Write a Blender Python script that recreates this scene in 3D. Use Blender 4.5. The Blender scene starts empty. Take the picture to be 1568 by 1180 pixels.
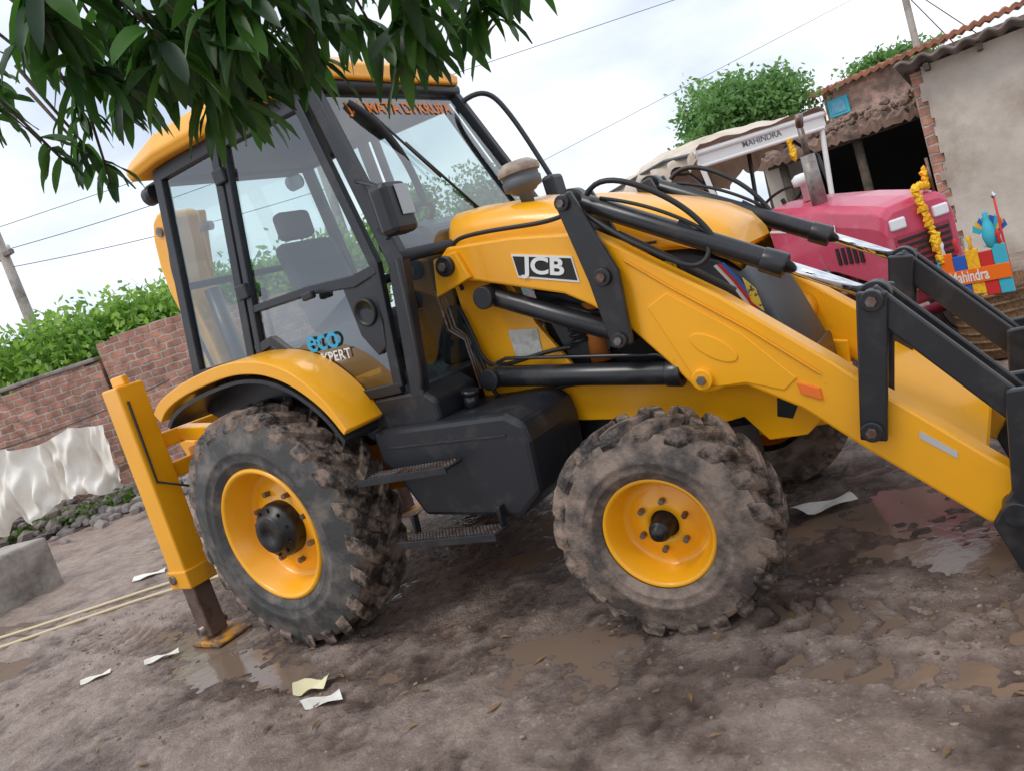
import bpy, bmesh, math, random
import numpy as np
from mathutils import Vector, Matrix, noise
random.seed(4); rng=np.random.default_rng(4)
S=bpy.context.scene
COL=S.collection
# ---------------------------------------------------------------- helpers
def link(o,parent=None):
    COL.objects.link(o)
    if parent is not None: o.parent=parent
    return o
def empty(name,loc=(0,0,0),rz=0,parent=None):
    o=bpy.data.objects.new(name,None); o.location=loc; o.rotation_euler=(0,0,rz); o.empty_display_size=.2
    return link(o,parent)
def mobj(name,verts,faces,mat,parent=None,smooth=False,bevel=0,recalc=True,seg=2,loc=None,rz=0):
    me=bpy.data.meshes.new(name); me.from_pydata([tuple(v) for v in verts],[],faces)
    if recalc:
        bm=bmesh.new(); bm.from_mesh(me); bmesh.ops.recalc_face_normals(bm,faces=bm.faces); bm.to_mesh(me); bm.free()
    me.materials.append(mat)
    if smooth: me.polygons.foreach_set('use_smooth',[True]*len(me.polygons))
    o=bpy.data.objects.new(name,me); link(o,parent)
    if loc is not None: o.location=loc
    o.rotation_euler=(0,0,rz)
    if bevel:
        b=o.modifiers.new('b','BEVEL'); b.width=bevel; b.segments=seg; b.limit_method='ANGLE'; b.angle_limit=.6
    return o
def prism(name,poly,y0,y1,mat,parent=None,bevel=.006,yf=None):
    n=len(poly); f=yf or (lambda z:0)
    v=[(x,y0+f(z),z) for x,z in poly]+[(x,y1+f(z),z) for x,z in poly]
    fc=[tuple(range(n)),tuple(range(2*n-1,n-1,-1))]+[(i,(i+1)%n,n+(i+1)%n,n+i) for i in range(n)]
    return mobj(name,v,fc,mat,parent,bevel=bevel)
def box(name,x0,x1,y0,y1,z0,z1,mat,parent=None,bevel=.006):
    return prism(name,[(x0,z0),(x1,z0),(x1,z1),(x0,z1)],y0,y1,mat,parent,bevel)
def ribbon(pts,w):
    P=[Vector(p) for p in pts]; L=[];Rr=[]
    for i,p in enumerate(P):
        if i==0: d=(P[1]-p)
        elif i==len(P)-1: d=(p-P[i-1])
        else: d=(P[i+1]-p).normalized()+(p-P[i-1]).normalized()
        d.normalize(); n=Vector((-d.y,d.x)); ww=w[i] if isinstance(w,(list,tuple)) else w
        L.append(tuple(p+n*ww/2)); Rr.append(tuple(p-n*ww/2))
    return L+Rr[::-1]
def chaikin(p,n=2):
    for _ in range(n):
        q=[p[0]]
        for a,b in zip(p[:-1],p[1:]): q+=[(.75*a[0]+.25*b[0],.75*a[1]+.25*b[1]),(.25*a[0]+.75*b[0],.25*a[1]+.75*b[1])]
        p=q+[p[-1]]
    return p
def cyl(name,p,q,r,mat,parent=None,seg=24,r2=None,bevel=0.0,smooth=True):
    p=Vector(p);q=Vector(q);d=(q-p).normalized(); a=d.orthogonal().normalized(); b=d.cross(a); r2=r if r2 is None else r2
    v=[];fc=[]
    for k,(c,rr) in enumerate(((p,r),(q,r2))):
        for i in range(seg):
            t=2*math.pi*i/seg; v.append(c+(a*math.cos(t)+b*math.sin(t))*rr)
    for i in range(seg): fc.append((i,(i+1)%seg,seg+(i+1)%seg,seg+i))
    fc+= [tuple(range(seg-1,-1,-1)),tuple(range(seg,2*seg))]
    o=mobj(name,v,fc,mat,parent,bevel=bevel)
    if smooth:
        for pl in o.data.polygons: pl.use_smooth=len(pl.vertices)==4
    return o
def lathe(name,prof,mat,parent=None,seg=64,loc=(0,0,0),rz=0,axis='y'):
    v=[];fc=[]; n=len(prof)
    for i in range(seg):
        t=2*math.pi*i/seg
        for r,y in prof:
            v.append((r*math.cos(t),y,r*math.sin(t)) if axis=='y' else (r*math.cos(t),r*math.sin(t),y))
    for i in range(seg):
        j=(i+1)%seg
        for k in range(n-1): fc.append((i*n+k,j*n+k,j*n+k+1,i*n+k+1))
    return mobj(name,v,fc,mat,parent,smooth=True,loc=loc,rz=rz)
def hose(name,pts,r,mat,parent=None,cyc=False):
    cu=bpy.data.curves.new(name,'CURVE'); cu.dimensions='3D'; s=cu.splines.new('NURBS'); s.points.add(len(pts)-1)
    for i,p in enumerate(pts): s.points[i].co=(*p,1)
    s.order_u=min(4,len(pts)); s.use_endpoint_u=not cyc; s.use_cyclic_u=cyc; cu.bevel_depth=r; cu.bevel_resolution=2; cu.resolution_u=6
    cu.materials.append(mat); return link(bpy.data.objects.new(name,cu),parent)
def tube(name,pts,r,mat,parent=None):
    cu=bpy.data.curves.new(name,'CURVE'); cu.dimensions='3D'; s=cu.splines.new('POLY'); s.points.add(len(pts)-1)
    for i,p in enumerate(pts): s.points[i].co=(*p,1)
    cu.bevel_depth=r; cu.bevel_resolution=3; cu.materials.append(mat); return link(bpy.data.objects.new(name,cu),parent)
def loft(name,secs,mat,parent=None,bevel=0,smooth=False,cap=True):
    n=len(secs[0]); v=[p for s in secs for p in s]; fc=[]
    for i in range(len(secs)-1):
        for k in range(n):
            k2=(k+1)%n; fc.append((i*n+k,i*n+k2,(i+1)*n+k2,(i+1)*n+k))
    if cap: fc+=[tuple(range(n)),tuple(range(len(v)-1,len(v)-n-1,-1))]
    return mobj(name,v,fc,mat,parent,bevel=bevel,smooth=smooth)
def text(name,body,size,origin,xdir,up,mat,parent=None,bold=0.0,ext=.0008,sx=1.0):
    cu=bpy.data.curves.new(name,'FONT'); cu.body=body; cu.size=size; cu.extrude=ext; cu.offset=bold; cu.align_x='CENTER'; cu.align_y='CENTER'
    cu.materials.append(mat); o=bpy.data.objects.new(name,cu); link(o,parent)
    x=Vector(xdir).normalized(); z=x.cross(Vector(up)).normalized(); y=z.cross(x)
    M=Matrix((x*sx,y,z)).transposed().to_4x4(); M.translation=Vector(origin); o.matrix_local=M; return o
# ---------------------------------------------------------------- materials
def mat(name,c,rough=.5,metal=0,c2=None,scale=6,lo=.45,hi=.65,bump=0,bscale=40,coat=0,r2=None,detail=6,c3=None,s3=2,lo3=.5,hi3=.7):
    m=bpy.data.materials.new(name); m.use_nodes=True; nt=m.node_tree; N=nt.nodes; Lk=nt.links; p=N['Principled BSDF']
    p.inputs['Base Color'].default_value=(*c,1); p.inputs['Roughness'].default_value=rough; p.inputs['Metallic'].default_value=metal
    p.inputs['Coat Weight'].default_value=coat; p.inputs['Coat Roughness'].default_value=.12
    tc=N.new('ShaderNodeTexCoord')
    def nz(s,d=detail):
        n=N.new('ShaderNodeTexNoise'); n.inputs['Scale'].default_value=s; n.inputs['Detail'].default_value=d; n.inputs['Roughness'].default_value=.65; Lk.new(tc.outputs['Object'],n.inputs['Vector']); return n
    def ramp(src,a,b):
        r=N.new('ShaderNodeMapRange'); r.inputs['From Min'].default_value=a; r.inputs['From Max'].default_value=b; Lk.new(src,r.inputs['Value']); return r.outputs[0]
    if c2 is not None:
        f=ramp(nz(scale).outputs['Fac'],lo,hi); mx=N.new('ShaderNodeMix'); mx.data_type='RGBA'; mx.inputs[6].default_value=(*c,1); mx.inputs[7].default_value=(*c2,1); Lk.new(f,mx.inputs[0]); out=mx.outputs[2]
        if c3 is not None:
            f3=ramp(nz(s3).outputs['Fac'],lo3,hi3); m3=N.new('ShaderNodeMix'); m3.data_type='RGBA'; Lk.new(out,m3.inputs[6]); m3.inputs[7].default_value=(*c3,1); Lk.new(f3,m3.inputs[0]); out=m3.outputs[2]
        Lk.new(out,p.inputs['Base Color'])
        if r2 is not None:
            rr=N.new('ShaderNodeMapRange'); rr.inputs['To Min'].default_value=rough; rr.inputs['To Max'].default_value=r2; Lk.new(f,rr.inputs['Value']); Lk.new(rr.outputs[0],p.inputs['Roughness'])
    if bump:
        b=N.new('ShaderNodeBump'); b.inputs['Strength'].default_value=bump; b.inputs['Distance'].default_value=.02; Lk.new(nz(bscale,4).outputs['Fac'],b.inputs['Height']); Lk.new(b.outputs[0],p.inputs['Normal'])
    return m
Y=mat('yellow_paint',(.93,.42,.004),.34,c2=(.86,.37,.006),scale=2.2,lo=.4,hi=.75,coat=.4,r2=.44,c3=(.46,.25,.07),s3=17,lo3=.665,hi3=.79)
YD=mat('yellow_paint_worn',(.82,.36,.01),.5,c2=(.34,.19,.07),scale=5,lo=.5,hi=.72,coat=.1,r2=.7,bump=.08)
YM=mat('yellow_paint_muddy',(.60,.27,.015),.6,c2=(.16,.10,.07),scale=9,lo=.42,hi=.56,bump=.3)
BK=mat('black_paint',(.014,.015,.018),.34,c2=(.06,.052,.046),scale=7,lo=.52,hi=.85,coat=.15,r2=.6)
BP=mat('black_plastic',(.014,.016,.021),.40,c2=(.075,.065,.056),scale=6,lo=.54,hi=.88,r2=.65)
RUB=mat('rubber_hose',(.012,.012,.013),.5)
SIDE=mat('tyre_sidewall',(.05,.049,.048),.7,c2=(.18,.155,.135),scale=6,lo=.45,hi=.68,bump=.25,bscale=30)
TREAD=mat('tyre_tread_muddy',(.030,.023,.019),.38,c2=(.24,.175,.135),scale=11,lo=.42,hi=.58,bump=.8,bscale=26,r2=.8)
SIDEF=mat('tyre_sidewall_muddy',(.075,.06,.052),.6,c2=(.27,.20,.155),scale=6,lo=.42,hi=.60,bump=.5,bscale=28)
CHR=mat('chrome_rod',(.75,.76,.78),.12,1)
STL=mat('worn_steel',(.22,.2,.19),.45,.8,c2=(.16,.08,.045),scale=12,lo=.45,hi=.6,bump=.15)
WH=mat('white_paint',(.78,.78,.76),.5)
BLK=mat('decal_black',(.01,.01,.01),.5)
CY=mat('decal_cyan',(.02,.38,.66),.5)
RED=mat('decal_red',(.6,.03,.03),.5)
BLU=mat('decal_blue',(.03,.12,.5),.5)
ORG=mat('orange_reflector',(.9,.18,.02),.25,coat=.5)
SEAT=mat('seat_fabric',(.07,.072,.078),.85,bump=.2)
GREY=mat('grey_plastic',(.12,.13,.14),.6)
PINK=mat('tractor_red_paint',(.58,.065,.13),.38,c2=(.5,.045,.10),scale=3,lo=.4,hi=.7,coat=.4,c3=(.45,.2,.19),s3=7,lo3=.56,hi3=.8)
PINKD=mat('tractor_engine_red',(.42,.035,.07),.55,c2=(.10,.04,.045),scale=9,lo=.5,hi=.7)
CANV=mat('canvas_cloth',(.66,.58,.48),.85,c2=(.48,.40,.31),scale=3,lo=.4,hi=.7,bump=.2,bscale=20)
SHEET=mat('white_cloth',(.82,.78,.70),.85,c2=(.66,.58,.48),scale=2.5,lo=.5,hi=.8,bump=.15,bscale=15)
PAPER=mat('paper',(.78,.77,.72),.8,c2=(.66,.63,.54),scale=12)
CONC=mat('concrete',(.36,.32,.28),.85,c2=(.15,.13,.11),scale=2.2,bump=.5,bscale=20)
PLAST=mat('plaster_wall',(.60,.54,.47),.9,c2=(.46,.40,.34),scale=1.2,lo=.4,hi=.7,bump=.25,bscale=14,c3=(.28,.215,.16),s3=.8,lo3=.52,hi3=.75)
ROCK=mat('rubble_stone',(.27,.24,.22),.85,c2=(.14,.12,.11),scale=4,bump=.5,bscale=12)
BARK=mat('bark',(.10,.075,.055),.9,c2=(.05,.04,.03),scale=8,bump=.7,bscale=25)
TILE=mat('clay_roof_tile',(.38,.15,.08),.85,c2=(.20,.10,.07),scale=5,bump=.3)
OLDT=mat('weathered_tile',(.26,.165,.12),.9,c2=(.10,.075,.06),scale=5,bump=.5,bscale=12)
TIN=mat('corrugated_sheet',(.20,.17,.15),.7,c2=(.11,.09,.08),scale=3)
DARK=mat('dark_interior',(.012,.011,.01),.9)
WICK=mat('wicker',(.28,.17,.09),.85,c2=(.12,.07,.035),scale=40,bump=.8,bscale=60)
ROPE=mat('hose_pipe_cream',(.60,.50,.32),.6)
TURQ=mat('turquoise_paint',(.05,.45,.58),.6)
MARI=mat('marigold_flowers',(.9,.55,.02),.8,c2=(.85,.28,.01),scale=30)
WIRE=mat('wire',(.05,.05,.05),.6)
def brick(name,sc=1.0,c1=(.46,.22,.155),c2=(.30,.15,.11),mo=(.40,.33,.28)):
    m=bpy.data.materials.new(name); m.use_nodes=True; nt=m.node_tree;N=nt.nodes;Lk=nt.links;p=N['Principled BSDF']
    tc=N.new('ShaderNodeTexCoord'); mp=N.new('ShaderNodeMapping'); Lk.new(tc.outputs['UV'],mp.inputs[0])
    b=N.new('ShaderNodeTexBrick'); b.inputs['Color1'].default_value=(*c1,1); b.inputs['Color2'].default_value=(*c2,1); b.inputs['Mortar'].default_value=(*mo,1)
    b.inputs['Scale'].default_value=1*sc; b.inputs['Brick Width'].default_value=.27; b.inputs['Row Height'].default_value=.12; b.inputs['Mortar Size'].default_value=.017; b.inputs['Mortar Smooth'].default_value=.3
    nd=N.new('ShaderNodeTexNoise'); nd.inputs['Scale'].default_value=7; Lk.new(tc.outputs['Object'],nd.inputs['Vector'])
    ad=N.new('ShaderNodeMix'); ad.data_type='RGBA'; ad.blend_type='LINEAR_LIGHT'; ad.inputs[0].default_value=.035; Lk.new(mp.outputs[0],ad.inputs[6]); Lk.new(nd.outputs['Color'],ad.inputs[7]); Lk.new(ad.outputs[2],b.inputs['Vector'])
    n=N.new('ShaderNodeTexNoise'); n.inputs['Scale'].default_value=1.3; n.inputs['Detail'].default_value=8; Lk.new(tc.outputs['Object'],n.inputs['Vector'])
    r=N.new('ShaderNodeMapRange'); r.inputs['From Min'].default_value=.54; r.inputs['From Max'].default_value=.75; r.inputs['To Max'].default_value=.75; Lk.new(n.outputs['Fac'],r.inputs['Value'])
    mx=N.new('ShaderNodeMix'); mx.data_type='RGBA'; Lk.new(r.outputs[0],mx.inputs[0]); Lk.new(b.outputs['Color'],mx.inputs[6]); mx.inputs[7].default_value=(.15,.11,.09,1)
    n5=N.new('ShaderNodeTexNoise'); n5.inputs['Scale'].default_value=6; n5.inputs['Detail'].default_value=6; Lk.new(tc.outputs['Object'],n5.inputs['Vector'])
    r5=N.new('ShaderNodeMapRange'); r5.inputs['From Min'].default_value=.3; r5.inputs['From Max'].default_value=.7; r5.inputs['To Min'].default_value=.6; r5.inputs['To Max'].default_value=1.35; Lk.new(n5.outputs['Fac'],r5.inputs['Value'])
    hs=N.new('ShaderNodeHueSaturation'); Lk.new(mx.outputs[2],hs.inputs['Color']); Lk.new(r5.outputs[0],hs.inputs['Value']); Lk.new(hs.outputs[0],p.inputs['Base Color'])
    bu=N.new('ShaderNodeBump'); bu.inputs['Strength'].default_value=.9; bu.inputs['Distance'].default_value=-.03; Lk.new(b.outputs['Fac'],bu.inputs['Height'])
    b2=N.new('ShaderNodeBump'); b2.inputs['Strength'].default_value=.5; b2.inputs['Distance'].default_value=.02; n3=N.new('ShaderNodeTexNoise'); n3.inputs['Scale'].default_value=18; Lk.new(tc.outputs['Object'],n3.inputs['Vector']); Lk.new(n3.outputs['Fac'],b2.inputs['Height']); Lk.new(bu.outputs[0],b2.inputs['Normal']); Lk.new(b2.outputs[0],p.inputs['Normal'])
    p.inputs['Roughness'].default_value=.9; return m
BRICK=brick('brick_masonry')
def leafmat(name,c,c2,trans=.35,scale=3,rough=.45):
    m=bpy.data.materials.new(name); m.use_nodes=True; nt=m.node_tree;N=nt.nodes;Lk=nt.links;p=N['Principled BSDF']
    g=N.new('ShaderNodeNewGeometry'); tc=N.new('ShaderNodeTexCoord'); n=N.new('ShaderNodeTexNoise'); n.inputs['Scale'].default_value=scale; Lk.new(tc.outputs['Object'],n.inputs['Vector'])
    a=N.new('ShaderNodeMath'); a.operation='ADD'; Lk.new(g.outputs['Random Per Island'],a.inputs[0]); Lk.new(n.outputs['Fac'],a.inputs[1])
    r=N.new('ShaderNodeMapRange'); r.inputs['From Min'].default_value=.5; r.inputs['From Max'].default_value=1.5; Lk.new(a.outputs[0],r.inputs['Value'])
    mx=N.new('ShaderNodeMix'); mx.data_type='RGBA'; mx.inputs[6].default_value=(*c,1); mx.inputs[7].default_value=(*c2,1); Lk.new(r.outputs[0],mx.inputs[0]); Lk.new(mx.outputs[2],p.inputs['Base Color']); p.inputs['Roughness'].default_value=rough
    t=N.new('ShaderNodeBsdfTranslucent'); hs=N.new('ShaderNodeHueSaturation'); hs.inputs['Value'].default_value=2.2; Lk.new(mx.outputs[2],hs.inputs['Color']); Lk.new(hs.outputs[0],t.inputs[0])
    ms=N.new('ShaderNodeMixShader'); ms.inputs[0].default_value=trans; Lk.new(p.outputs[0],ms.inputs[1]); Lk.new(t.outputs[0],ms.inputs[2]); Lk.new(ms.outputs[0],N['Material Output'].inputs[0]); return m
MANGO=leafmat('mango_leaf',(.010,.038,.009),(.055,.15,.020),.32,4,.42)
BUSH=leafmat('bush_leaf',(.09,.20,.03),(.27,.42,.07),.4,1.5)
TREE=leafmat('tree_leaf',(.07,.17,.045),(.18,.32,.09),.35,.9)
GRASS=leafmat('weed_leaf',(.06,.14,.02),(.15,.26,.04),.3,2)
def glass(name,tint,refl=.05):
    m=bpy.data.materials.new(name); m.use_nodes=True; nt=m.node_tree;N=nt.nodes;Lk=nt.links; N.remove(N['Principled BSDF'])
    t=N.new('ShaderNodeBsdfTransparent'); t.inputs[0].default_value=(*tint,1); g=N.new('ShaderNodeBsdfGlossy'); g.inputs['Roughness'].default_value=.02; g.inputs[0].default_value=(.95,.97,1,1)
    f=N.new('ShaderNodeLayerWeight'); f.inputs['Blend'].default_value=.5
    pw=N.new('ShaderNodeMath'); pw.operation='POWER'; pw.inputs[1].default_value=4; Lk.new(f.outputs['Facing'],pw.inputs[0])
    a=N.new('ShaderNodeMath'); a.operation='MULTIPLY_ADD'; a.inputs[1].default_value=.9; a.inputs[2].default_value=refl; a.use_clamp=True; Lk.new(pw.outputs[0],a.inputs[0])
    ms=N.new('ShaderNodeMixShader'); Lk.new(a.outputs[0],ms.inputs[0]); Lk.new(t.outputs[0],ms.inputs[1]); Lk.new(g.outputs[0],ms.inputs[2]); Lk.new(ms.outputs[0],N['Material Output'].inputs[0]); return m
GL=glass('cab_glass',(.70,.80,.80),.13)
GLD=glass('cab_glass_dark',(.36,.44,.44),.20)
# ---------------------------------------------------------------- ground
def axis(lo,hi,step,far):
    a=list(np.arange(lo,hi+1e-6,step)); s=step; x=hi
    while x<far: s*=1.2; x+=s; a.append(x)
    s=step; x=lo
    while x>-far: s*=1.2; x-=s; a.insert(0,x)
    return a
def gh(x,y):
    h=.020*noise.noise((x*.9,y*.9,3.1))+.014*noise.noise((x*2.7,y*2.7,1.7))+.012*noise.noise((x*7,y*7,5))+.008*noise.noise((x*19,y*19,9))
    d=math.hypot(x-1,y)
    if d<14: h+=.016*abs(noise.noise((x*11+4,y*11,2)))+.006*noise.noise((x*38,y*38,2))
    for cx,cy,rx,ry,dp in ((.2,-1.32,1.2,.24,.027),(2.9,.2,1.0,.45,.020),(-.9,-1.25,.6,.25,.020),(.9,.3,1.5,.9,.022),(3.15,-.30,.6,.18,.020),(3.6,-1.25,.6,.14,.016),(1.7,-1.0,.5,.2,.018),(2.7,-1.15,.5,.12,.016),(-3.2,-1.4,.6,.25,.02),(1.0,-1.75,.5,.12,.018)):
        q=((x-cx)/rx)**2+((y-cy)/ry)**2
        if q<4: h-=dp*math.exp(-q*1.6)
    for yc_,w,x0,x1 in ((-.80,.17,2.45,6),(-.95,.2,-6,-.8),(.80,.17,2.5,6),(-1.08,.12,2.6,6)):
        yy=y-yc_-.07*math.sin(x*1.1); e=abs(yy)
        if e<w*1.5 and x0<x<x1:
            k=max(0,1-(e/w)**4); ph=x*7.0+(1.6 if yy>0 else -1.6)*yy*3+.35*noise.noise((x*3,y*3,7)); lug=math.sin(2*math.pi*ph)
            am=max(0,.6+noise.noise((x*1.7,y*2.5,11))*1.1)
            h+= -k*.010 + k*.014*am*max(-1,min(1,lug*1.4))
            if e>w: h+=.012*(1-(e-w)/(w*.5))
    return h+.008
xs=axis(-2.6,4.4,.017,400); ys=axis(-2.4,1.2,.017,400)
gv=[]
for y in ys:
    for x in xs: gv.append((x,y,gh(x,y) if abs(x)<40 and abs(y)<40 else 0.0))
nx=len(xs); gf=[(j*nx+i,j*nx+i+1,(j+1)*nx+i+1,(j+1)*nx+i) for j in range(len(ys)-1) for i in range(nx-1)]
def groundmat():
    m=bpy.data.materials.new('wet_mud'); m.use_nodes=True; nt=m.node_tree;N=nt.nodes;Lk=nt.links;p=N['Principled BSDF']
    tc=N.new('ShaderNodeTexCoord')
    def nz(s,d=8,r=.6):
        n=N.new('ShaderNodeTexNoise'); n.inputs['Scale'].default_value=s; n.inputs['Detail'].default_value=d; n.inputs['Roughness'].default_value=r; Lk.new(tc.outputs['Object'],n.inputs['Vector']); return n.outputs['Fac']
    def mr(src,a,b,c=0,d=1):
        r=N.new('ShaderNodeMapRange'); r.interpolation_type='SMOOTHSTEP'
        for k,vv in zip(('From Min','From Max','To Min','To Max'),(a,b,c,d)): r.inputs[k].default_value=vv
        Lk.new(src,r.inputs['Value']); return r.outputs[0]
    def mix(f,a,b):
        x=N.new('ShaderNodeMix'); x.data_type='RGBA'
        if isinstance(a,tuple): x.inputs[6].default_value=(*a,1)
        else: Lk.new(a,x.inputs[6])
        if isinstance(b,tuple): x.inputs[7].default_value=(*b,1)
        else: Lk.new(b,x.inputs[7])
        Lk.new(f,x.inputs[0]); return x.outputs[2]
    wet=mr(nz(.9,8),.38,.60)
    sep=N.new('ShaderNodeSeparateXYZ'); Lk.new(tc.outputs['Object'],sep.inputs[0])
    hz=mr(sep.outputs[2],-.010,.026)
    vl=N.new('ShaderNodeVectorMath'); vl.operation='DISTANCE'; mpp=N.new('ShaderNodeMapping'); mpp.inputs['Scale'].default_value=(.42,1,0); Lk.new(tc.outputs['Object'],mpp.inputs[0]); Lk.new(mpp.outputs[0],vl.inputs[0]); vl.inputs[1].default_value=(.42*1.3,.0,0)
    far=mr(vl.outputs['Value'],1.0,2.2)
    c=mix(mr(nz(5,10,.7),.35,.65),(.27,.195,.16),(.43,.335,.28))
    c=mix(mr(nz(42,6,.7),.52,.70),c,(.52,.43,.37))
    c=mix(mr(nz(90,4,.7),.60,.72),c,(.15,.10,.08))
    wc=mix(mr(nz(9,8),.35,.65),(.070,.044,.034),(.18,.122,.095))
    mm=N.new('ShaderNodeMath'); mm.operation='MULTIPLY_ADD'; Lk.new(hz,mm.inputs[0]); mm.inputs[1].default_value=.8; Lk.new(wet,mm.inputs[2])
    ma=N.new('ShaderNodeMath'); ma.operation='MULTIPLY_ADD'; Lk.new(far,ma.inputs[0]); ma.inputs[1].default_value=.6; Lk.new(mm.outputs[0],ma.inputs[2])
    dry=mr(ma.outputs[0],.5,1.75)
    Lk.new(mix(dry,wc,c),p.inputs['Base Color'])
    rg=N.new('ShaderNodeMath'); rg.operation='MULTIPLY_ADD'; Lk.new(nz(24,5),rg.inputs[0]); rg.inputs[1].default_value=.35; Lk.new(mr(dry,0,1,.0,.30),rg.inputs[2]); Lk.new(rg.outputs[0],p.inputs['Roughness'])
    b=N.new('ShaderNodeBump'); b.inputs['Strength'].default_value=.9; b.inputs['Distance'].default_value=.035; Lk.new(nz(22,10,.78),b.inputs['Height'])
    v=N.new('ShaderNodeTexVoronoi'); v.inputs['Scale'].default_value=60; Lk.new(tc.outputs['Object'],v.inputs['Vector'])
    b2=N.new('ShaderNodeBump'); b2.inputs['Strength'].default_value=.4; b2.inputs['Distance'].default_value=-.010; Lk.new(v.outputs['Distance'],b2.inputs['Height']); Lk.new(b.outputs[0],b2.inputs['Normal']); Lk.new(b2.outputs[0],p.inputs['Normal'])
    return m
GM=groundmat()
mobj('ground',gv,gf,GM,smooth=True,recalc=False)
WAT=mat('puddle_water',(.19,.135,.10),.10,bump=.16,bscale=6); WAT.node_tree.nodes['Principled BSDF'].inputs['IOR'].default_value=1.45
mobj('puddle_water',[(-9,-6,-.0055),(8,-6,-.0055),(8,5,-.0055),(-9,5,-.0055)],[(0,1,2,3)],WAT,recalc=False)
def rocks(name,items,m):
    vs=[];fs=[]
    bm=bmesh.new(); bmesh.ops.create_icosphere(bm,subdivisions=1,radius=1); base=[v.co.copy() for v in bm.verts]; bf=[[v.index for v in f.verts] for f in bm.faces]; bm.free()
    for (x,y,z,s) in items:
        o=len(vs); a=random.random()*6; sx,sy,sz=[s*random.uniform(.6,1.2) for _ in range(3)]
        for b in base:
            k=1+random.uniform(-.22,.22); bx,by,bz=b.x*sx*k,b.y*sy*k,b.z*sz*k*.75
            vs.append((x+bx*math.cos(a)-by*math.sin(a),y+bx*math.sin(a)+by*math.cos(a),z+bz))
        fs+=[[o+i for i in f] for f in bf]
    return mobj(name,vs,fs,m,recalc=False)
it=[]
for _ in range(1700):
    x=random.uniform(-4,4.5); y=random.uniform(-2.6,2.5); it.append((x,y,gh(x,y)+.0005,random.choice((.003,.003,.004,.005,.006,.008,.012))))
rocks('pebbles',it,mat('pebble',(.30,.235,.195),.6,c2=(.13,.09,.07),scale=5,lo=.4,hi=.6))
it=[]
for _ in range(700):
    cl=random.choice(((-.80,2.5,4.2),(-.97,-3,-.9),(-1.1,2.2,4.2),(-.6,2.5,4.0))); x=random.uniform(cl[1],cl[2]); y=random.gauss(cl[0],.2); it.append((x,y,gh(x,y)-.001,random.uniform(.004,.014)))
rocks('mud_clods',it,mat('mud_clod',(.13,.088,.068),.45,c2=(.24,.175,.14),scale=4,lo=.4,hi=.6,bump=.5))
# ---------------------------------------------------------------- wheels
def lugs(name,R,W,n,sweep,wid,depth,m,parent,loc,rz):
    vs=[];fs=[]
    st=[(-.03*W,0),(.18*W,.0),(.33*W,-.004),(.45*W,-.018),(.505*W,-.085)]
    for i in range(n):
        for sgn in (1,-1):
            th0=2*math.pi*(i+(.5 if sgn<0 else 0))/n+random.uniform(-.01,.01); o=len(vs)
            for k,(dy,dr) in enumerate(st):
                s=k/(len(st)-1); th=th0+sweep*min(1,s*1.15); w=wid*(.8+.5*s)
                rt=R+dr*R/.69+random.uniform(-.004,.004); rb=rt-depth*1.3
                yy=dy*sgn; yb=(dy-.012*(k==4))*sgn
                for tt,rr,yv in ((th-w*.5,rb,yb),(th-w*.38,rt,yy),(th+w*.38,rt,yy),(th+w*.5,rb,yb)):
                    vs.append((rr*math.cos(tt),yv,rr*math.sin(tt)))
            for k in range(len(st)-1):
                a=o+4*k
                for q in range(4): fs.append((a+q,a+(q+1)%4,a+4+(q+1)%4,a+4+q))
            fs.append((o,o+1,o+2,o+3)); e=o+4*(len(st)-1); fs.append((e+3,e+2,e+1,e))
    return mobj(name,vs,fs,m,parent,bevel=.006,loc=loc,rz=rz,seg=1)
def ring_bolts(name,n,r,y,br,h,m,parent,loc,rz):
    vs=[];fs=[]
    for i in range(n):
        t=2*math.pi*(i+.3)/n; cx,cz=r*math.cos(t),r*math.sin(t); o=len(vs)
        for yy in (y,y-h):
            for k in range(6): a=k*math.pi/3; vs.append((cx+br*math.cos(a),yy,cz+br*math.sin(a)))
        for k in range(6): fs.append((o+k,o+(k+1)%6,o+6+(k+1)%6,o+6+k))
        fs.append(tuple(range(o+6,o+12)))
    return mobj(name,vs,fs,m,parent,loc=loc,rz=rz)
BLKH=mat('hub_black',(.006,.006,.007),.4,c2=(.04,.03,.022),scale=14,lo=.55,hi=.75)
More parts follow.
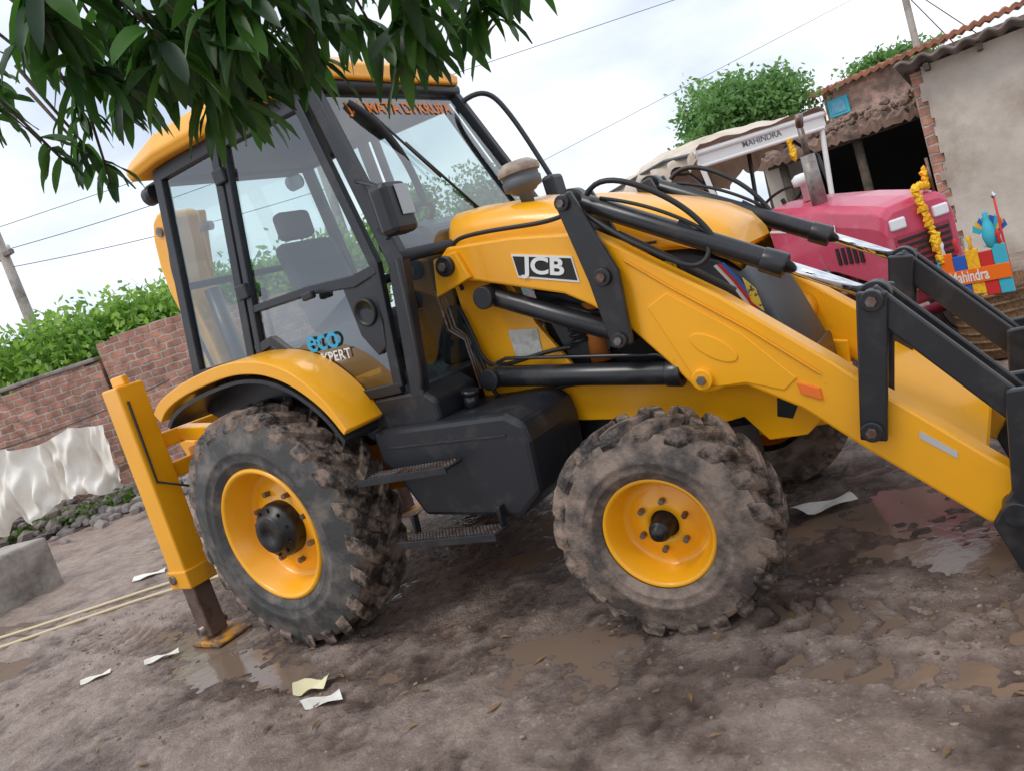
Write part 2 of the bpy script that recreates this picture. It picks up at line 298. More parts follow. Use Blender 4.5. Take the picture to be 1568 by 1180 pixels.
def wheel(tag,loc,rz,R,W,rim,parent,side,tread,nl,front,depth=.035,rimmat=Y,base=None):
    ws=W/.38; b=R-depth
    prof=[(rim,-.168*ws),(rim+.02,-.185*ws),(rim+(b-rim)*.16,-.194*ws),(rim+(b-rim)*.18,-.199*ws),(rim+(b-rim)*.21,-.196*ws),(rim+(b-rim)*.35,-.20*ws),(rim+(b-rim)*.38,-.206*ws),(rim+(b-rim)*.42,-.20*ws),(rim+(b-rim)*.75,-.192*ws),(b-.012,-.165*ws)]
    lathe(tag+'_tyre',prof,side,parent,96,loc,rz)
    lathe(tag+'_tyre_inner_wall',[(r,-y) for r,y in prof],side,parent,64,loc,rz)
    lathe(tag+'_tyre_crown',[(b-.013,-.166*ws),(b,-.12*ws),(b+.003,0),(b,.12*ws),(b-.013,.166*ws)],tread,parent,96,loc,rz)
    lugs(tag+'_tyre_lugs',R,W,nl,.30,.50*2*math.pi/nl,depth,tread,parent,loc,rz)
    if not front:
        pr=[(rim-.02,.1),(rim+.006,-.150),(rim+.004,-.178),(rim-.012,-.186),(rim-.028,-.172),(rim-.035,-.12),(rim-.05,-.105),(rim-.058,-.03),(rim-.085,-.012),(rim-.12,-.02),(.20,-.055),(.0,-.06)]
        lathe(tag+'_rim',pr,rimmat,parent,96,loc,rz)
        lathe(tag+'_hub',[(.155,-.05),(.158,-.10),(.148,-.135),(.115,-.15),(.11,-.175),(.10,-.183),(.04,-.185),(.035,-.178),(0,-.178)],BLKH,parent,48,loc,rz)
        ring_bolts(tag+'_nuts',8,.205,-.055,.016,.035,STL,parent,loc,rz); ring_bolts(tag+'_hub_bolts',10,.131,-.14,.009,.014,BLKH,parent,loc,rz)
    else:
        pr=[(rim-.02,.08),(rim+.004,-.10),(rim+.003,-.125),(rim-.008,-.132),(rim-.02,-.122),(rim-.026,-.085),(rim-.036,-.075),(rim-.042,-.01),(rim-.06,.004),(rim-.085,-.002),(.09,-.03),(.062,-.032),(.058,-.005)]
        lathe(tag+'_rim',pr,rimmat,parent,80,loc,rz)
        lathe(tag+'_hub',[(.07,0),(.06,-.02),(.048,-.03),(.046,-.10),(.040,-.115),(.030,-.118),(.028,-.14),(0,-.143)],BLKH,parent,40,loc,rz)
        ring_bolts(tag+'_nuts',6,.105,-.028,.013,.03,STL,parent,loc,rz)
B=empty('backhoe_loader')
wheel('rear_wheel_near',(0,-.90,.695),0,.70,.38,.38,B,SIDE,TREAD,22,False,.045)
wheel('rear_wheel_far',(0,.90,.695),math.pi,.70,.38,.38,B,SIDE,TREAD,22,False,.045)
wheel('front_wheel_near',(2.18,-.793,.455),.09,.472,.30,.235,B,SIDEF,TREAD,19,True,.040)
wheel('front_wheel_far',(2.18,.793,.455),math.pi+.09,.472,.30,.235,B,SIDEF,TREAD,19,True,.040)
cyl('front_axle',(2.17,-.68,.455),(2.17,.68,.455),.07,BK,B); cyl('rear_axle',(0,-.75,.69),(0,.75,.69),.13,BK,B)
box('front_axle_housing',2.02,2.32,-.2,.2,.36,.66,BK,B,.03)
# ---------------------------------------------------------------- chassis
for s in (-1,1):
    n='near' if s<0 else 'far'
    prism('frame_rail_'+n,[(1.15,1.15),(1.62,1.13),(1.96,1.06),(2.26,.95),(2.50,.90),(2.80,.82),(2.78,.66),(2.70,.60),(2.54,.60),(2.46,.72),(2.30,.70),(2.2,.76),(1.65,.84),(1.15,.86)],s*.36,s*.33,Y,B)
    prism('loader_tower_'+n,[(1.18,1.00),(1.20,1.70),(1.27,1.83),(1.36,1.83),(1.42,1.62),(1.52,1.60),(1.60,1.35),(1.72,1.12),(1.72,1.0)],s*.375,s*.345,Y,B)
    prism('tower_gusset_'+n,[(1.19,1.62),(1.24,1.80),(1.38,1.80),(1.42,1.66)],s*.53,s*.50,Y,B)
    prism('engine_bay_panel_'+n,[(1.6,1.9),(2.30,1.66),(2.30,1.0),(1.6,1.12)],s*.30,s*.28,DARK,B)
    prism('rail_hole_'+n,[(2.62,.78),(2.70,.74),(2.66,.68),(2.60,.70)],s*.362,s*.359,BLK,B,0)
box('main_frame',-1.0,1.2,-.34,.34,.62,1.02,YD,B,.02)
box('frame_front',1.2,2.75,-.30,.30,.66,.9,BK,B,.02)
box('cross_member',2.5,2.8,-.325,.325,.62,.72,Y,B,.01)
cyl('filter',(1.86,-.33,1.10),(1.90,-.33,1.38),.05,mat('filter_orange',(.5,.16,.03),.5),B)
for i in range(6): lathe('coil_%d'%i,[(.045+.012*math.cos(t),.012*math.sin(t)) for t in np.linspace(0,2*math.pi,9)],BK,B,20,(1.80,-.34,1.22+.03*i),0,'z')
cyl('breather',(1.72,-.36,1.42),(1.95,-.36,1.30),.03,BK,B)
prism('bay_black_plate',[(1.62,1.50),(1.95,1.40),(2.0,1.2),(1.9,1.12),(1.70,1.16)],-.345,-.335,BP,B)
prism('warning_label',[(1.43,1.36),(1.60,1.33),(1.585,1.20),(1.43,1.22)],-.380,-.377,mat('label_paper',(.6,.6,.57),.5,c2=(.4,.38,.33),scale=20),B,0)
for i,(z) in enumerate((1.30,1.2,1.12)): hose('chassis_hose_%d'%i,[(1.20,-.40,z+.25),(1.26,-.43,z+.1),(1.24,-.42,z-.05),(1.36,-.44,z-.12),(1.62,-.41,z-.08),(1.75,-.38,z-.1)],.011,RUB,B)
for i in range(3): tube('brake_pipe_%d'%i,[(1.17,-.50+i*.03,1.66),(1.17,-.50+i*.03,1.45),(1.21,-.45+i*.02,1.38),(1.21,-.45+i*.02,1.12)],.007,STL,B)
def hsec(x,zt,zb,w,t=1.0):
    h=[(-w,zb),(-w*1.01,zt-.16*t),(-w*.98,zt-.09*t),(-w*.9,zt-.035*t),(-w*.72,zt-.005),(0,zt+.012)]
    pts=h+[(-a,b) for a,b in h[-2::-1]]
    return [(x,a,b) for a,b in pts]
hs=[(1.22,1.955,1.68,.34),(1.27,2.0,1.68,.36),(1.40,1.975,1.64,.365),(1.66,1.93,1.60,.365),(1.95,1.845,1.56,.36),(2.15,1.77,1.53,.355),(2.34,1.69,1.50,.345),(2.47,1.62,1.47,.33),(2.56,1.55,1.45,.305),(2.60,1.49,1.42,.28)]
loft('hood',[hsec(*h) for h in hs],Y,B,smooth=True)
hose('hood_seam',[(1.24,-.372,1.72),(1.6,-.374,1.66),(2.0,-.368,1.60),(2.3,-.355,1.55)],.006,RUB,B)
nose=[(2.22,1.54,.85,.335),(2.38,1.53,.85,.33),(2.52,1.44,.85,.315),(2.60,1.34,.85,.30),(2.67,1.16,.85,.285),(2.73,.94,.85,.275),(2.74,.86,.84,.26)]
loft('nose_grille',[hsec(a,b,c,d,.5) for a,b,c,d in nose],BP,B,smooth=True)
for i in range(5): tube('nose_rib_%d'%i,[(2.36-.03*i,-.336,1.42-.08*i),(2.48-.02*i,-.324,1.20-.07*i)],.006,BK,B)
for i,(m_,off) in enumerate(((WH,0),(RED,.016),(BLU,.032))):
    P=[(2.50+off,-.324,1.38),(2.545+off,-.317,1.29),(2.59+off,-.307,1.17),(2.64+off*.7,-.296,1.02)]
    v=[]
    for x,y,z in P: v+=[(x,y,z),(x+.014,y+.002,z+.003)]
    mobj('nose_stripe_%d'%i,v,[(2*k,2*k+1,2*k+3,2*k+2) for k in range(3)],m_,B)
STK=mat('sticker_yellow',(.8,.6,.06),.5,c2=(.08,.07,.02),scale=60,lo=.55,hi=.6)
prism('nose_warning_sticker',[(2.60,1.30),(2.64,1.24),(2.65,1.14),(2.61,1.19)],-.312,-.308,STK,B,0)
mobj('hazard_label',[(2.26,-.347,1.47),(2.35,-.347,1.45),(2.36,-.347,1.37),(2.27,-.347,1.39)],[(0,1,2,3)],STK,B)
lathe('precleaner',[(0,-.09),(.03,-.09),(.035,-.02),(.06,-.01),(.07,0),(.095,.01),(.098,.05),(.092,.055),(.092,.075),(.10,.08),(.10,.11),(.07,.13),(0,.135)],GREY,B,32,(1.66,-.20,1.985),0,'z')
lathe('precleaner_cap',[(.103,0),(.107,.01),(.104,.032),(.07,.058),(0,.065)],mat('dusty_cap',(.45,.37,.29),.6,c2=(.25,.19,.15),scale=8),B,32,(1.66,-.20,2.065),0,'z')
# ---------------------------------------------------------------- loader arms
ARM=[(1.245,1.74),(1.26,1.80),(1.32,1.835),(1.69,1.775),(1.93,1.715),(2.06,1.685),(2.17,1.60),(2.31,1.475),(2.55,1.27),(2.91,.91),(2.98,.83),(3.38,.42),(3.44,.34),(3.43,.24),(3.35,.19),(3.28,.22),(2.95,.54),(2.75,.75),(2.56,.885),(2.47,.895),(2.42,.885),(2.37,.885),(2.33,.93),(2.27,1.03),(2.12,1.245),(1.98,1.375),(1.87,1.455),(1.43,1.635),(1.29,1.675)]
LBL=mat('label_grey',(.5,.5,.5),.4)
for s in (-1,1):
    n='near' if s<0 else 'far'
    prism('loader_arm_'+n,ARM,s*.50,s*.39,Y,B,.012)
    prism('arm_doubler_'+n,[(2.24,1.30),(2.34,1.34),(2.60,1.10),(2.76,.88),(2.70,.84),(2.56,.90),(2.45,.905),(2.36,.93)],s*.506,s*.49,Y,B,.004)
    prism('arm_oval_'+n,[(2.47+.11*math.cos(t)*.75+.05*math.sin(t)*.6,1.07-.11*math.cos(t)*.62+.05*math.sin(t)*.6) for t in np.linspace(0,2*math.pi,24)[:-1]],s*.512,s*.50,Y,B,.003)
    for q in (-.56,-.365):
        prism('crank_plate_%s_%d'%(n,q*-100),ribbon([(2.03,1.86),(2.11,1.48),(2.10,1.17)],[.09,.15,.10]),s*-q,s*(-q-.03),BK,B,.008)
        prism('front_lever_%s_%d'%(n,q*-100),ribbon([(3.105,1.15),(2.985,.60)],[.105,.095]),s*-q,s*(-q-.028),BK,B,.008)
    yy=s*.455
    for i,(x,z,r) in enumerate(((2.03,1.83,.035),(2.11,1.48,.04),(2.10,1.20,.035),(3.10,1.12,.04),(2.99,.64,.04))):
        cyl('pin_%s_%d'%(n,i),(x,s*.35,z),(x,s*.578,z),r,BK,B,bevel=.005); cyl('pin_bolt_%s_%d'%(n,i),(x,s*.57,z),(x,s*.592,z),r*.5,STL,B,6)
    cyl('pivot_boss_'+n,(1.31,s*.36,1.75),(1.31,s*.56,1.75),.05,BK,B,bevel=.006); cyl('pivot_bolt_'+n,(1.31,s*.56,1.75),(1.31,s*.575,1.75),.022,STL,B,6)
    cyl('tilt_ram_tube_'+n,(2.06,yy,1.815),(2.80,yy,1.325),.042,BK,B,bevel=.006); cyl('tilt_ram_gland_'+n,(2.74,yy,1.362),(2.82,yy,1.31),.05,BK,B,bevel=.006)
    cyl('tilt_ram_rod_'+n,(2.80,yy,1.325),(3.07,yy,1.14),.024,CHR,B); cyl('tilt_ram_eye_'+n,(3.10,yy-.04,1.12),(3.10,yy+.04,1.12),.055,BK,B)
    cyl('tilt_ram_eye2_'+n,(2.03,yy-.04,1.83),(2.03,yy+.04,1.83),.055,BK,B)
    cyl('level_link_'+n,(1.45,yy,1.55),(2.07,yy,1.21),.046,BK,B,bevel=.006); cyl('level_link_eye_'+n,(1.45,s*.38,1.55),(1.45,s*.53,1.55),.055,BK,B,bevel=.005)
    cyl('lift_ram_tube_'+n,(1.36,yy,1.155),(2.28,yy,.985),.052,BK,B,bevel=.006); cyl('lift_ram_gland_'+n,(2.22,yy,.997),(2.29,yy,.983),.06,BK,B,bevel=.006)
    cyl('lift_ram_rod_'+n,(2.28,yy,.985),(2.38,yy,.955),.026,CHR,B); cyl('lift_ram_eye_'+n,(2.39,s*.38,.95),(2.39,s*.53,.95),.045,Y,B,bevel=.005); cyl('lift_pin_'+n,(2.39,s*.53,.95),(2.39,s*.545,.95),.02,STL,B,6)
    cyl('lift_ram_eye2_'+n,(1.33,s*.37,1.16),(1.33,s*.53,1.16),.055,BK,B,bevel=.005)
    prism('bucket_link_'+n,ribbon([(3.08,1.14),(3.80,.17)],.10),s*.54,s*.505,BK,B,.008)
    prism('bucket_link_in_'+n,ribbon([(3.08,1.14),(3.80,.17)],.10),s*.395,s*.37,BK,B,.008)
    BR=[(3.43,.72),(3.52,.72),(3.66,.30),(3.55,.04),(3.35,.06),(3.30,.24),(3.38,.36)]
    prism('bucket_bracket_'+n,BR,s*.575,s*.545,BK,B,.008); prism('bucket_bracket_in_'+n,BR,s*.365,s*.335,BK,B,.008)
    cyl('bucket_pin_'+n,(3.38,s*.33,.28),(3.38,s*.60,.28),.045,BK,B,bevel=.005)
    hose('tilt_hose_'+n,[(2.12,s*.50,1.83),(2.20,s*.52,1.90),(2.42,s*.50,1.76),(2.56,s*.47,1.58),(2.60,s*.47,1.46),(2.55,s*.46,1.50)],.012,RUB,B)
    hose('tilt_hose2_'+n,[(2.08,s*.49,1.76),(2.22,s*.535,1.62),(2.35,s*.53,1.52),(2.48,s*.52,1.40),(2.56,s*.50,1.42),(2.57,s*.47,1.50),(2.46,s*.46,1.60)],.012,RUB,B)
    hose('tilt_hose3_'+n,[(2.16,s*.47,1.80),(2.35,s*.48,1.72),(2.52,s*.48,1.60),(2.62,s*.47,1.46)],.008,RUB,B)
    hose('arm_hose_'+n,[(1.26,s*.40,1.62),(1.28,s*.48,1.86),(1.45,s*.47,1.86),(1.70,s*.46,1.815),(1.95,s*.47,1.77),(2.03,s*.46,1.80)],.011,RUB,B)
    tube('arm_pipe_'+n,[(2.18,s*.43,1.64),(2.32,s*.43,1.52),(2.60,s*.43,1.27)],.008,BK,B)
    prism('reflector_'+n,[(2.755,.865),(2.835,.825),(2.835,.775),(2.76,.815)],s*.51,s*.498,ORG,B,.003)
    prism('arm_label_'+n,[(3.135,.60),(3.24,.50),(3.235,.475),(3.13,.57)],s*.503,s*.499,LBL,B,0)
    tube('lift_pipe_'+n,[(1.36,s*.455,1.225),(1.42,s*.455,1.235),(2.2,s*.455,1.085),(2.26,s*.455,1.045)],.009,BK,B)
    tube('arm_weld_'+n,[(2.20,s*.507,1.52),(2.36,s*.507,1.36),(2.62,s*.507,1.12),(2.85,s*.507,.88)],.004,YD,B)
cyl('arm_cross_tube',(2.62,-.4,1.02),(2.62,.4,1.02),.08,Y,B)
prism('arm_cross_plate',[(2.99,.78),(3.33,.435),(3.26,.33),(2.93,.68)],-.388,.388,Y,B,.02)
prism('logo_plate_white',[(1.665,1.702),(1.965,1.605),(1.965,1.485),(1.665,1.590)],-.5045,-.5,WH,B,0)
prism('logo_plate_black',[(1.672,1.690),(1.958,1.598),(1.958,1.497),(1.672,1.598)],-.5065,-.504,BLK,B,0)
text('logo_text','JCB',.105,(1.815,-.5095,1.600),(1,0,-.335),(0,0,1),WH,B,bold=.0032,sx=1.3)
bp=[(3.85,.55),(3.88,.57),(3.95,.35),(3.98,.12),(4.1,.04),(4.6,.03),(4.6,.01),(4.05,.01),(3.92,.08),(3.86,.35)]
prism('bucket_shell',bp,-1.1,1.1,YD,B,.01)
prism('bucket_hinge_beam',[(3.5,.12),(3.95,.12),(3.95,.3),(3.55,.3)],-.5,.5,BK,B,.01)
for s in (-1,1): prism('bucket_side_%d'%(s+1),[(3.87,.55),(4.0,.56),(4.58,.05),(4.58,.015),(3.98,.02)],s*1.1,s*1.12,YD,B,.004)
# ---------------------------------------------------------------- cab
yc=lambda z: -.80+max(0,z-1.6)*.13
ycf=lambda z: .80-max(0,z-1.6)*.19
def cb(name,poly,o0,o1,m,bev=.006):
    prism(name+'_near',poly,o0,o1,m,B,bev,yf=yc)
    prism(name+'_far',poly,-o0,-o1,m,B,bev,yf=ycf)
def pane(name,poly,o,m):
    for sfx,f,sg in (('_near',yc,1),('_far',ycf,-1)):
        mobj(name+sfx,[(x,f(z)+o*sg,z) for x,z in poly],[tuple(range(len(poly)))],m,B)
F=lambda n,p,w,o0=0,o1=.055: cb(n,ribbon(p,w),o0,o1,BP)
F('rear_post',[(-.53,1.60),(-.42,2.84)],.075)
F('centre_post',[(.0,1.58),(.14,2.82)],.065)
F('door_rear_frame',[(.105,1.64),(.225,2.76)],.045,-.015,.03)
F('a_post',[(.93,2.79),(1.215,1.84),(1.10,1.20)],[.07,.10,.085])
F('door_front_frame',[(.84,2.74),(1.085,1.86),(1.01,1.27)],[.05,.055,.06],-.012,.03)
F('top_rail',[(-.42,2.81),(.93,2.77)],.08)
F('door_top_frame',[(.225,2.755),(.84,2.72)],.04,-.012,.03)
F('sill',[(-.53,1.63),(.02,1.615)],.06)
F('door_bottom_frame',[(.08,1.66),(.22,1.68),(.34,1.57),(.52,1.36),(.62,1.275),(1.02,1.265)],.055,-.012,.03)
F('door_mid_frame',[(.12,1.875),(.60,1.86),(.93,1.82),(1.09,1.84)],[.04,.045,.06,.05],-.012,.03)
pane('quarter_glass',[(-.50,1.64),(-.40,2.79),(.12,2.79),(.0,1.64)],.024,GL)
pane('door_glass',[(.13,1.88),(.23,2.75),(.84,2.72),(1.08,1.86),(.93,1.83)],.012,GL)
pane('door_lower_glass',[(.12,1.68),(.14,1.86),(.93,1.81),(1.06,1.83),(1.0,1.27),(.62,1.27),(.52,1.36),(.34,1.57),(.22,1.68)],.012,GLD)
cb('door_handle_panel',[(.84,1.81),(1.06,1.83),(1.045,1.60),(1.02,1.47),(.95,1.44),(.88,1.56)],-.004,.03,BP,.008)
lathe('door_speaker',[(.0,.01),(.05,.01),(.055,-.004),(.066,-.008),(.07,.0),(.07,.02)],BLK,B,30,(.955,-.80,1.66),0)
box('door_handle',.60,.68,-.835,-.80,1.81,1.85,BP,B,.01)
for z in (1.98,2.6): box('door_hinge_%d'%(z*10),.04+.1*(z-1.6)/1.2,.13+.1*(z-1.6)/1.2,-.84+.13*(z-1.6),-.79+.13*(z-1.6),z-.04,z+.04,BP,B,.008)
text('eco_decal','eco',.165,(.60,-.797,1.60),(1,0,-.06),(0,0,1),CY,B,.0015)
text('xpert_decal','XPERT',.075,(.66,-.797,1.50),(1,0,-.06),(0,0,1),WH,B,.0005)
for s in (-1,1):
    prism('cab_base_%d'%(s+1),[(.62,1.25),(1.13,1.23),(1.20,1.17),(1.19,1.06),(1.10,1.02),(.70,1.03),(.64,1.10)],s*.80,s*.45,BP,B,.02)
box('cab_floor',-.55,1.12,-.72,.72,1.16,1.24,BP,B,.01)
box('under_cab',-.4,1.1,-.5,.5,.95,1.17,BP,B,.01)
prism('rear_console_near',[(-.50,1.24),(-.50,1.62),(.02,1.60),(.22,1.62),(.50,1.32),(.55,1.24)],-.72,-.66,BP,B)
prism('rear_console_far',[(-.50,1.24),(-.50,1.62),(.02,1.60),(.22,1.62),(.50,1.32),(.55,1.24)],.66,.72,BP,B)
def quad(name,a,b,c,d,m): return mobj(name,[a,b,c,d],[(0,1,2,3)],m,B)
quad('windscreen',(.945,-.63,2.76),(.945,.56,2.76),(1.235,.75,1.86),(1.235,-.75,1.86),GL)
quad('front_lower_glass',(1.23,-.75,1.84),(1.23,.75,1.84),(1.12,.78,1.25),(1.12,-.78,1.25),GL)
quad('rear_screen',(-.44,-.63,2.80),(-.44,.56,2.80),(-.53,.76,1.64),(-.53,-.76,1.64),GL)
def bar(name,p,q,w,m=BP): return cyl(name,p,q,w,m,B,10)
bar('front_header',(.95,-.64,2.78),(.95,.57,2.78),.04); bar('rear_header',(-.43,-.64,2.80),(-.43,.57,2.80),.04); bar('front_mid_rail',(1.24,-.76,1.85),(1.24,.76,1.85),.03); bar('rear_sill',(-.53,-.76,1.62),(-.53,.76,1.62),.04); bar('rear_mid_rail',(-.485,-.70,2.15),(-.485,.66,2.15),.022)
text('windscreen_banner','JAI MATA DI KRUPA',.10,(.985,-.03,2.655),(0,1,0),(-.3,0,.95),mat('banner_orange',(.8,.22,.03),.6),B,.001)
bar('wiper_arm',(1.20,.1,1.98),(1.07,-.22,2.44),.008,BK); bar('wiper_blade',(1.15,-.12,2.22),(1.01,-.34,2.62),.007,BK)
bar('wiper_link',(1.25,.1,1.90),(1.20,.1,1.98),.02,BK)
def rsec(x,w,wf,z0,z1): return [(x,-w,z0),(x,-w-.02,z0+.05),(x,-w+.03,z1-.02),(x,-w+.12,z1),(x,wf-.12,z1),(x,wf-.03,z1-.02),(x,wf+.02,z0+.05),(x,wf,z0)]
loft('roof',[rsec(-.66,.60,.55,2.86,2.92),(rsec(-.62,.68,.62,2.84,2.97)),rsec(-.3,.70,.64,2.85,3.02),rsec(.6,.70,.62,2.81,3.0),rsec(.93,.68,.60,2.80,2.94),rsec(1.01,.62,.54,2.80,2.88)],Y,B,bevel=.012)
box('roof_lining',-.6,.90,-.62,.56,2.785,2.80,GREY,B,.005)
for y in (-.60,.54): cyl('tail_lamp_%d'%(y*10),(-.62,y,2.74),(-.54,y,2.74),.055,BP,B)
for x,z in ((.15,1.24),):
    box('seat_base',x-.22,x+.26,-.24,.24,z+.18,z+.42,SEAT,B,.05); prism('seat_back',[(x-.24,z+.4),(x-.10,z+.4),(x-.22,z+1.0),(x-.34,z+1.0)],-.23,.23,SEAT,B,.05)
    box('head_rest',x-.36,x-.26,-.13,.13,z+1.02,z+1.2,SEAT,B,.035)
    for s in (-1,1): box('armrest_%d'%(s+1),x-.2,x+.2,s*.27-.03,s*.27+.03,z+.58,z+.64,BP,B,.02)
prism('dash_console',[(.78,1.24),(1.02,1.24),(1.0,1.92),(.80,1.98),(.72,1.90)],-.16,.22,BP,B,.03)
prism('dash_cluster',[(.86,1.92),(1.12,1.86),(1.12,1.98),(.92,2.06)],-.35,.30,BP,B,.04)
sw=lathe('steering_wheel',[(.19+.016*math.cos(t),.016*math.sin(t)) for t in np.linspace(0,2*math.pi,11)],BLK,B,40,(.72,0,2.06),0,'z'); sw.rotation_euler=(0,-.5,0)
cyl('steering_column',(.86,0,1.7),(.72,0,2.06),.03,BP,B); cyl('steering_spoke',(.72,-.18,2.06),(.72,.18,2.06),.014,BLK,B)
for k,y in enumerate((-.45,-.36,.36,.45)): cyl('lever_%d'%k,(-.30,y,1.6),(-.24,y,1.95),.012,BK,B); cyl('lever_knob_%d'%k,(-.24,y,1.95),(-.23,y,2.02),.026,BLK,B)
box('rear_control_box',-.48,-.22,-.6,.6,1.3,1.64,BP,B,.03)
hose('air_duct_hose',[(.98,-.45,2.68),(1.02,-.40,2.62),(1.05,-.30,2.5),(1.06,-.22,2.3),(1.05,-.2,2.12)],.022,RUB,B)
box('mirror_near',1.40,1.50,-1.02,-.86,1.92,2.14,BP,B,.025)
quad('mirror_glass_near',(1.394,-1.0,1.94),(1.394,-.88,1.94),(1.394,-.88,2.12),(1.394,-1.0,2.12),CHR)
box('mirror_lens_near',1.503,1.508,-.955,-.87,1.99,2.12,mat('mirror_back_lamp',(.42,.45,.46),.2),B,.003)
tube('mirror_arm_near',[(1.18,-.76,2.0),(1.30,-.86,1.94),(1.42,-.93,1.95)],.013,BK,B); tube('mirror_arm_near2',[(1.12,-.74,2.25),(1.32,-.88,2.18),(1.43,-.94,2.12)],.011,BK,B)
box('mirror_far',1.28,1.36,.66,.82,1.92,2.12,BP,B,.025)
hose('mirror_arm_far',[(.98,.56,2.70),(1.10,.66,2.76),(1.18,.70,2.6),(1.24,.72,2.4),(1.32,.74,2.1)],.016,BK,B)
hose('grab_rail_near',[(1.15,-.80,1.24),(1.22,-.84,1.30),(1.27,-.85,1.6),(1.28,-.82,1.84)],.013,BK,B)
top=chaikin([(-.66,1.50),(-.56,1.565),(-.35,1.61),(-.12,1.635),(.14,1.645),(.36,1.61),(.50,1.56),(.62,1.485),(.73,1.37),(.80,1.26),(.84,1.16)])
inn=chaikin([(.81,1.14),(.76,1.24),(.69,1.33),(.58,1.43),(.47,1.495),(.34,1.545),(.14,1.575),(-.12,1.565),(-.34,1.545),(-.53,1.50),(-.62,1.44)])
for s in (-1,1):
    n='near' if s<0 else 'far'
    fo=prism('fender_'+n,top+inn,s*1.06,s*.79,Y,B,.014)
    fo.data.polygons.foreach_set('use_smooth',[len(p.vertices)==4 for p in fo.data.polygons])
    prism('fender_liner_'+n,[(x*.97,z-.03) for x,z in inn]+[(x*.95,z-.05) for x,z in inn[::-1]],s*1.04,s*.70,BP,B,.0)
    prism('fender_inner_'+n,inn[::-1]+[(.7,1.10),(.3,1.22),(-.3,1.25)],s*.785,s*.74,BP,B,.0)
TK=[(.78,1.09),(1.60,1.045),(1.68,.99),(1.69,.90),(1.66,.66),(1.52,.56),(.95,.62),(.84,.86),(.78,.92)]
prism('tank_step_box_near',TK,-.86,-.385,BP,B,.025)
prism('battery_box_far',TK,.86,.385,BP,B,.025)
cyl('tank_cap',(1.25,-.62,1.06),(1.27,-.62,1.13),.035,BK,B); cyl('tank_cap_top',(1.27,-.62,1.13),(1.275,-.62,1.15),.045,BK,B)
prism('tank_rib',[(.86,1.0),(1.58,.955),(1.58,.945),(.86,.99)],-.866,-.858,BK,B,.002)
for nm,x0,x1,z in (('upper',.74,1.30,.905),('lower',.86,1.45,.565)):
    box('step_'+nm,x0,x1,-1.0,-.87,z-.035,z-.022,BK,B,.003)
    tr=[];tf=[]
    for i in range(26):
        for j in range(5):
            x=x0+.03+(x1-x0-.06)*i/25; y=-.985+.10*j/4; o=len(tr)
            for a in range(6): tr.append((x+.008*math.cos(a*1.047),y+.008*math.sin(a*1.047),z-.022))
            for a in range(6): tr.append((x+.006*math.cos(a*1.047),y+.006*math.sin(a*1.047),z-.012))
            tf+=[(o+a,o+(a+1)%6,o+6+(a+1)%6,o+6+a) for a in range(6)]
    mobj('step_tread_'+nm,tr,tf,STL,B)
    box('step_rim_'+nm,x0-.01,x1+.01,-1.012,-1.0,z-.045,z-.008,BK,B,.003)
for i,x in enumerate((.88,1.42)): prism('step_hanger_%d'%i,[(x,.64),(x+.025,.64),(x+.01,.54),(x-.01,.54)],-.90,-.86,BK,B)
# ---------------------------------------------------------------- rear
LEG=mat('leg_steel',(.17,.11,.085),.45,.3,c2=(.07,.045,.04),scale=7)
for s in (-1,1):
    n='near' if s<0 else 'far'; y=s*.97
    prism('stabiliser_leg_'+n,[(-1.165,.42),(-.985,.42),(-.94,1.72),(-1.12,1.72)],y-.09,y+.09,Y,B,.012)
    box('stabiliser_cap_'+n,-1.185,-.965,y-.10,y+.10,.40,.52,YD,B,.01)
    box('stabiliser_inner_'+n,-1.14,-1.01,y-.065,y+.065,.05,.42,LEG,B,.01)
    box('stabiliser_top_lug_'+n,-1.105,-.96,y-.02,y+.02,1.72,1.78,Y,B,.01)
    prism('stabiliser_foot_'+n,[(-1.20,.0),(-.90,.0),(-.90,.02),(-.98,.035),(-1.13,.035),(-1.20,.02)],y-.11,y+.15,YM,B,.01)
    cyl('foot_pin_'+n,(-1.075,y-.10,.10),(-1.075,y+.10,.10),.028,STL,B)
    tube('stab_pipe_'+n,[(-.935,y-.05,1.62),(-.935,y-.06,1.3),(-.945,y-.06,1.1),(-.88,y+.1,1.0)],.008,BK,B)
    cyl('leg_bolt_'+n,(-1.12,y-.115,.47),(-1.12,y-.09,.47),.03,STL,B)
for z in (1.32,1.12): box('rear_frame_beam_%d'%(z*100),-1.10,-1.00,-.87,.87,z-.05,z+.05,Y,B,.01)
box('rear_frame_plate',-1.05,-.95,-.7,.7,.6,1.22,YD,B,.01)
for s in (-1,1): prism('rear_brace_%d'%(s+1),ribbon([(-1.1,1.34),(-.5,1.25)],.09),s*.75,s*.66,Y,B,.01)
BOOM=chaikin([(-1.26,.95),(-1.18,1.5),(-1.22,2.0),(-1.32,2.35),(-1.22,2.66),(-1.16,2.76),(-1.26,2.82),(-1.42,2.74),(-1.50,2.38),(-1.42,1.95),(-1.42,1.4),(-1.45,.95)],1)
prism('backhoe_boom',BOOM,-.13,.13,Y,B,.02)
prism('backhoe_dipper',[(-1.28,2.80),(-1.46,2.78),(-1.62,2.45),(-1.72,1.2),(-1.60,1.15),(-1.5,2.2)],.135,.28,Y,B,.02)
cyl('boom_ram',(-1.15,.0,1.2),(-1.18,0,2.2),.055,BK,B); cyl('boom_pin',(-1.32,-.145,2.68),(-1.32,.3,2.68),.035,STL,B)
hose('boom_hose',[(-1.2,-.16,2.6),(-1.38,-.17,2.35),(-1.3,-.16,2.0),(-1.25,-.16,1.6)],.014,RUB,B)
box('kingpost',-1.60,-1.10,-.22,.22,.75,1.15,Y,B,.03)
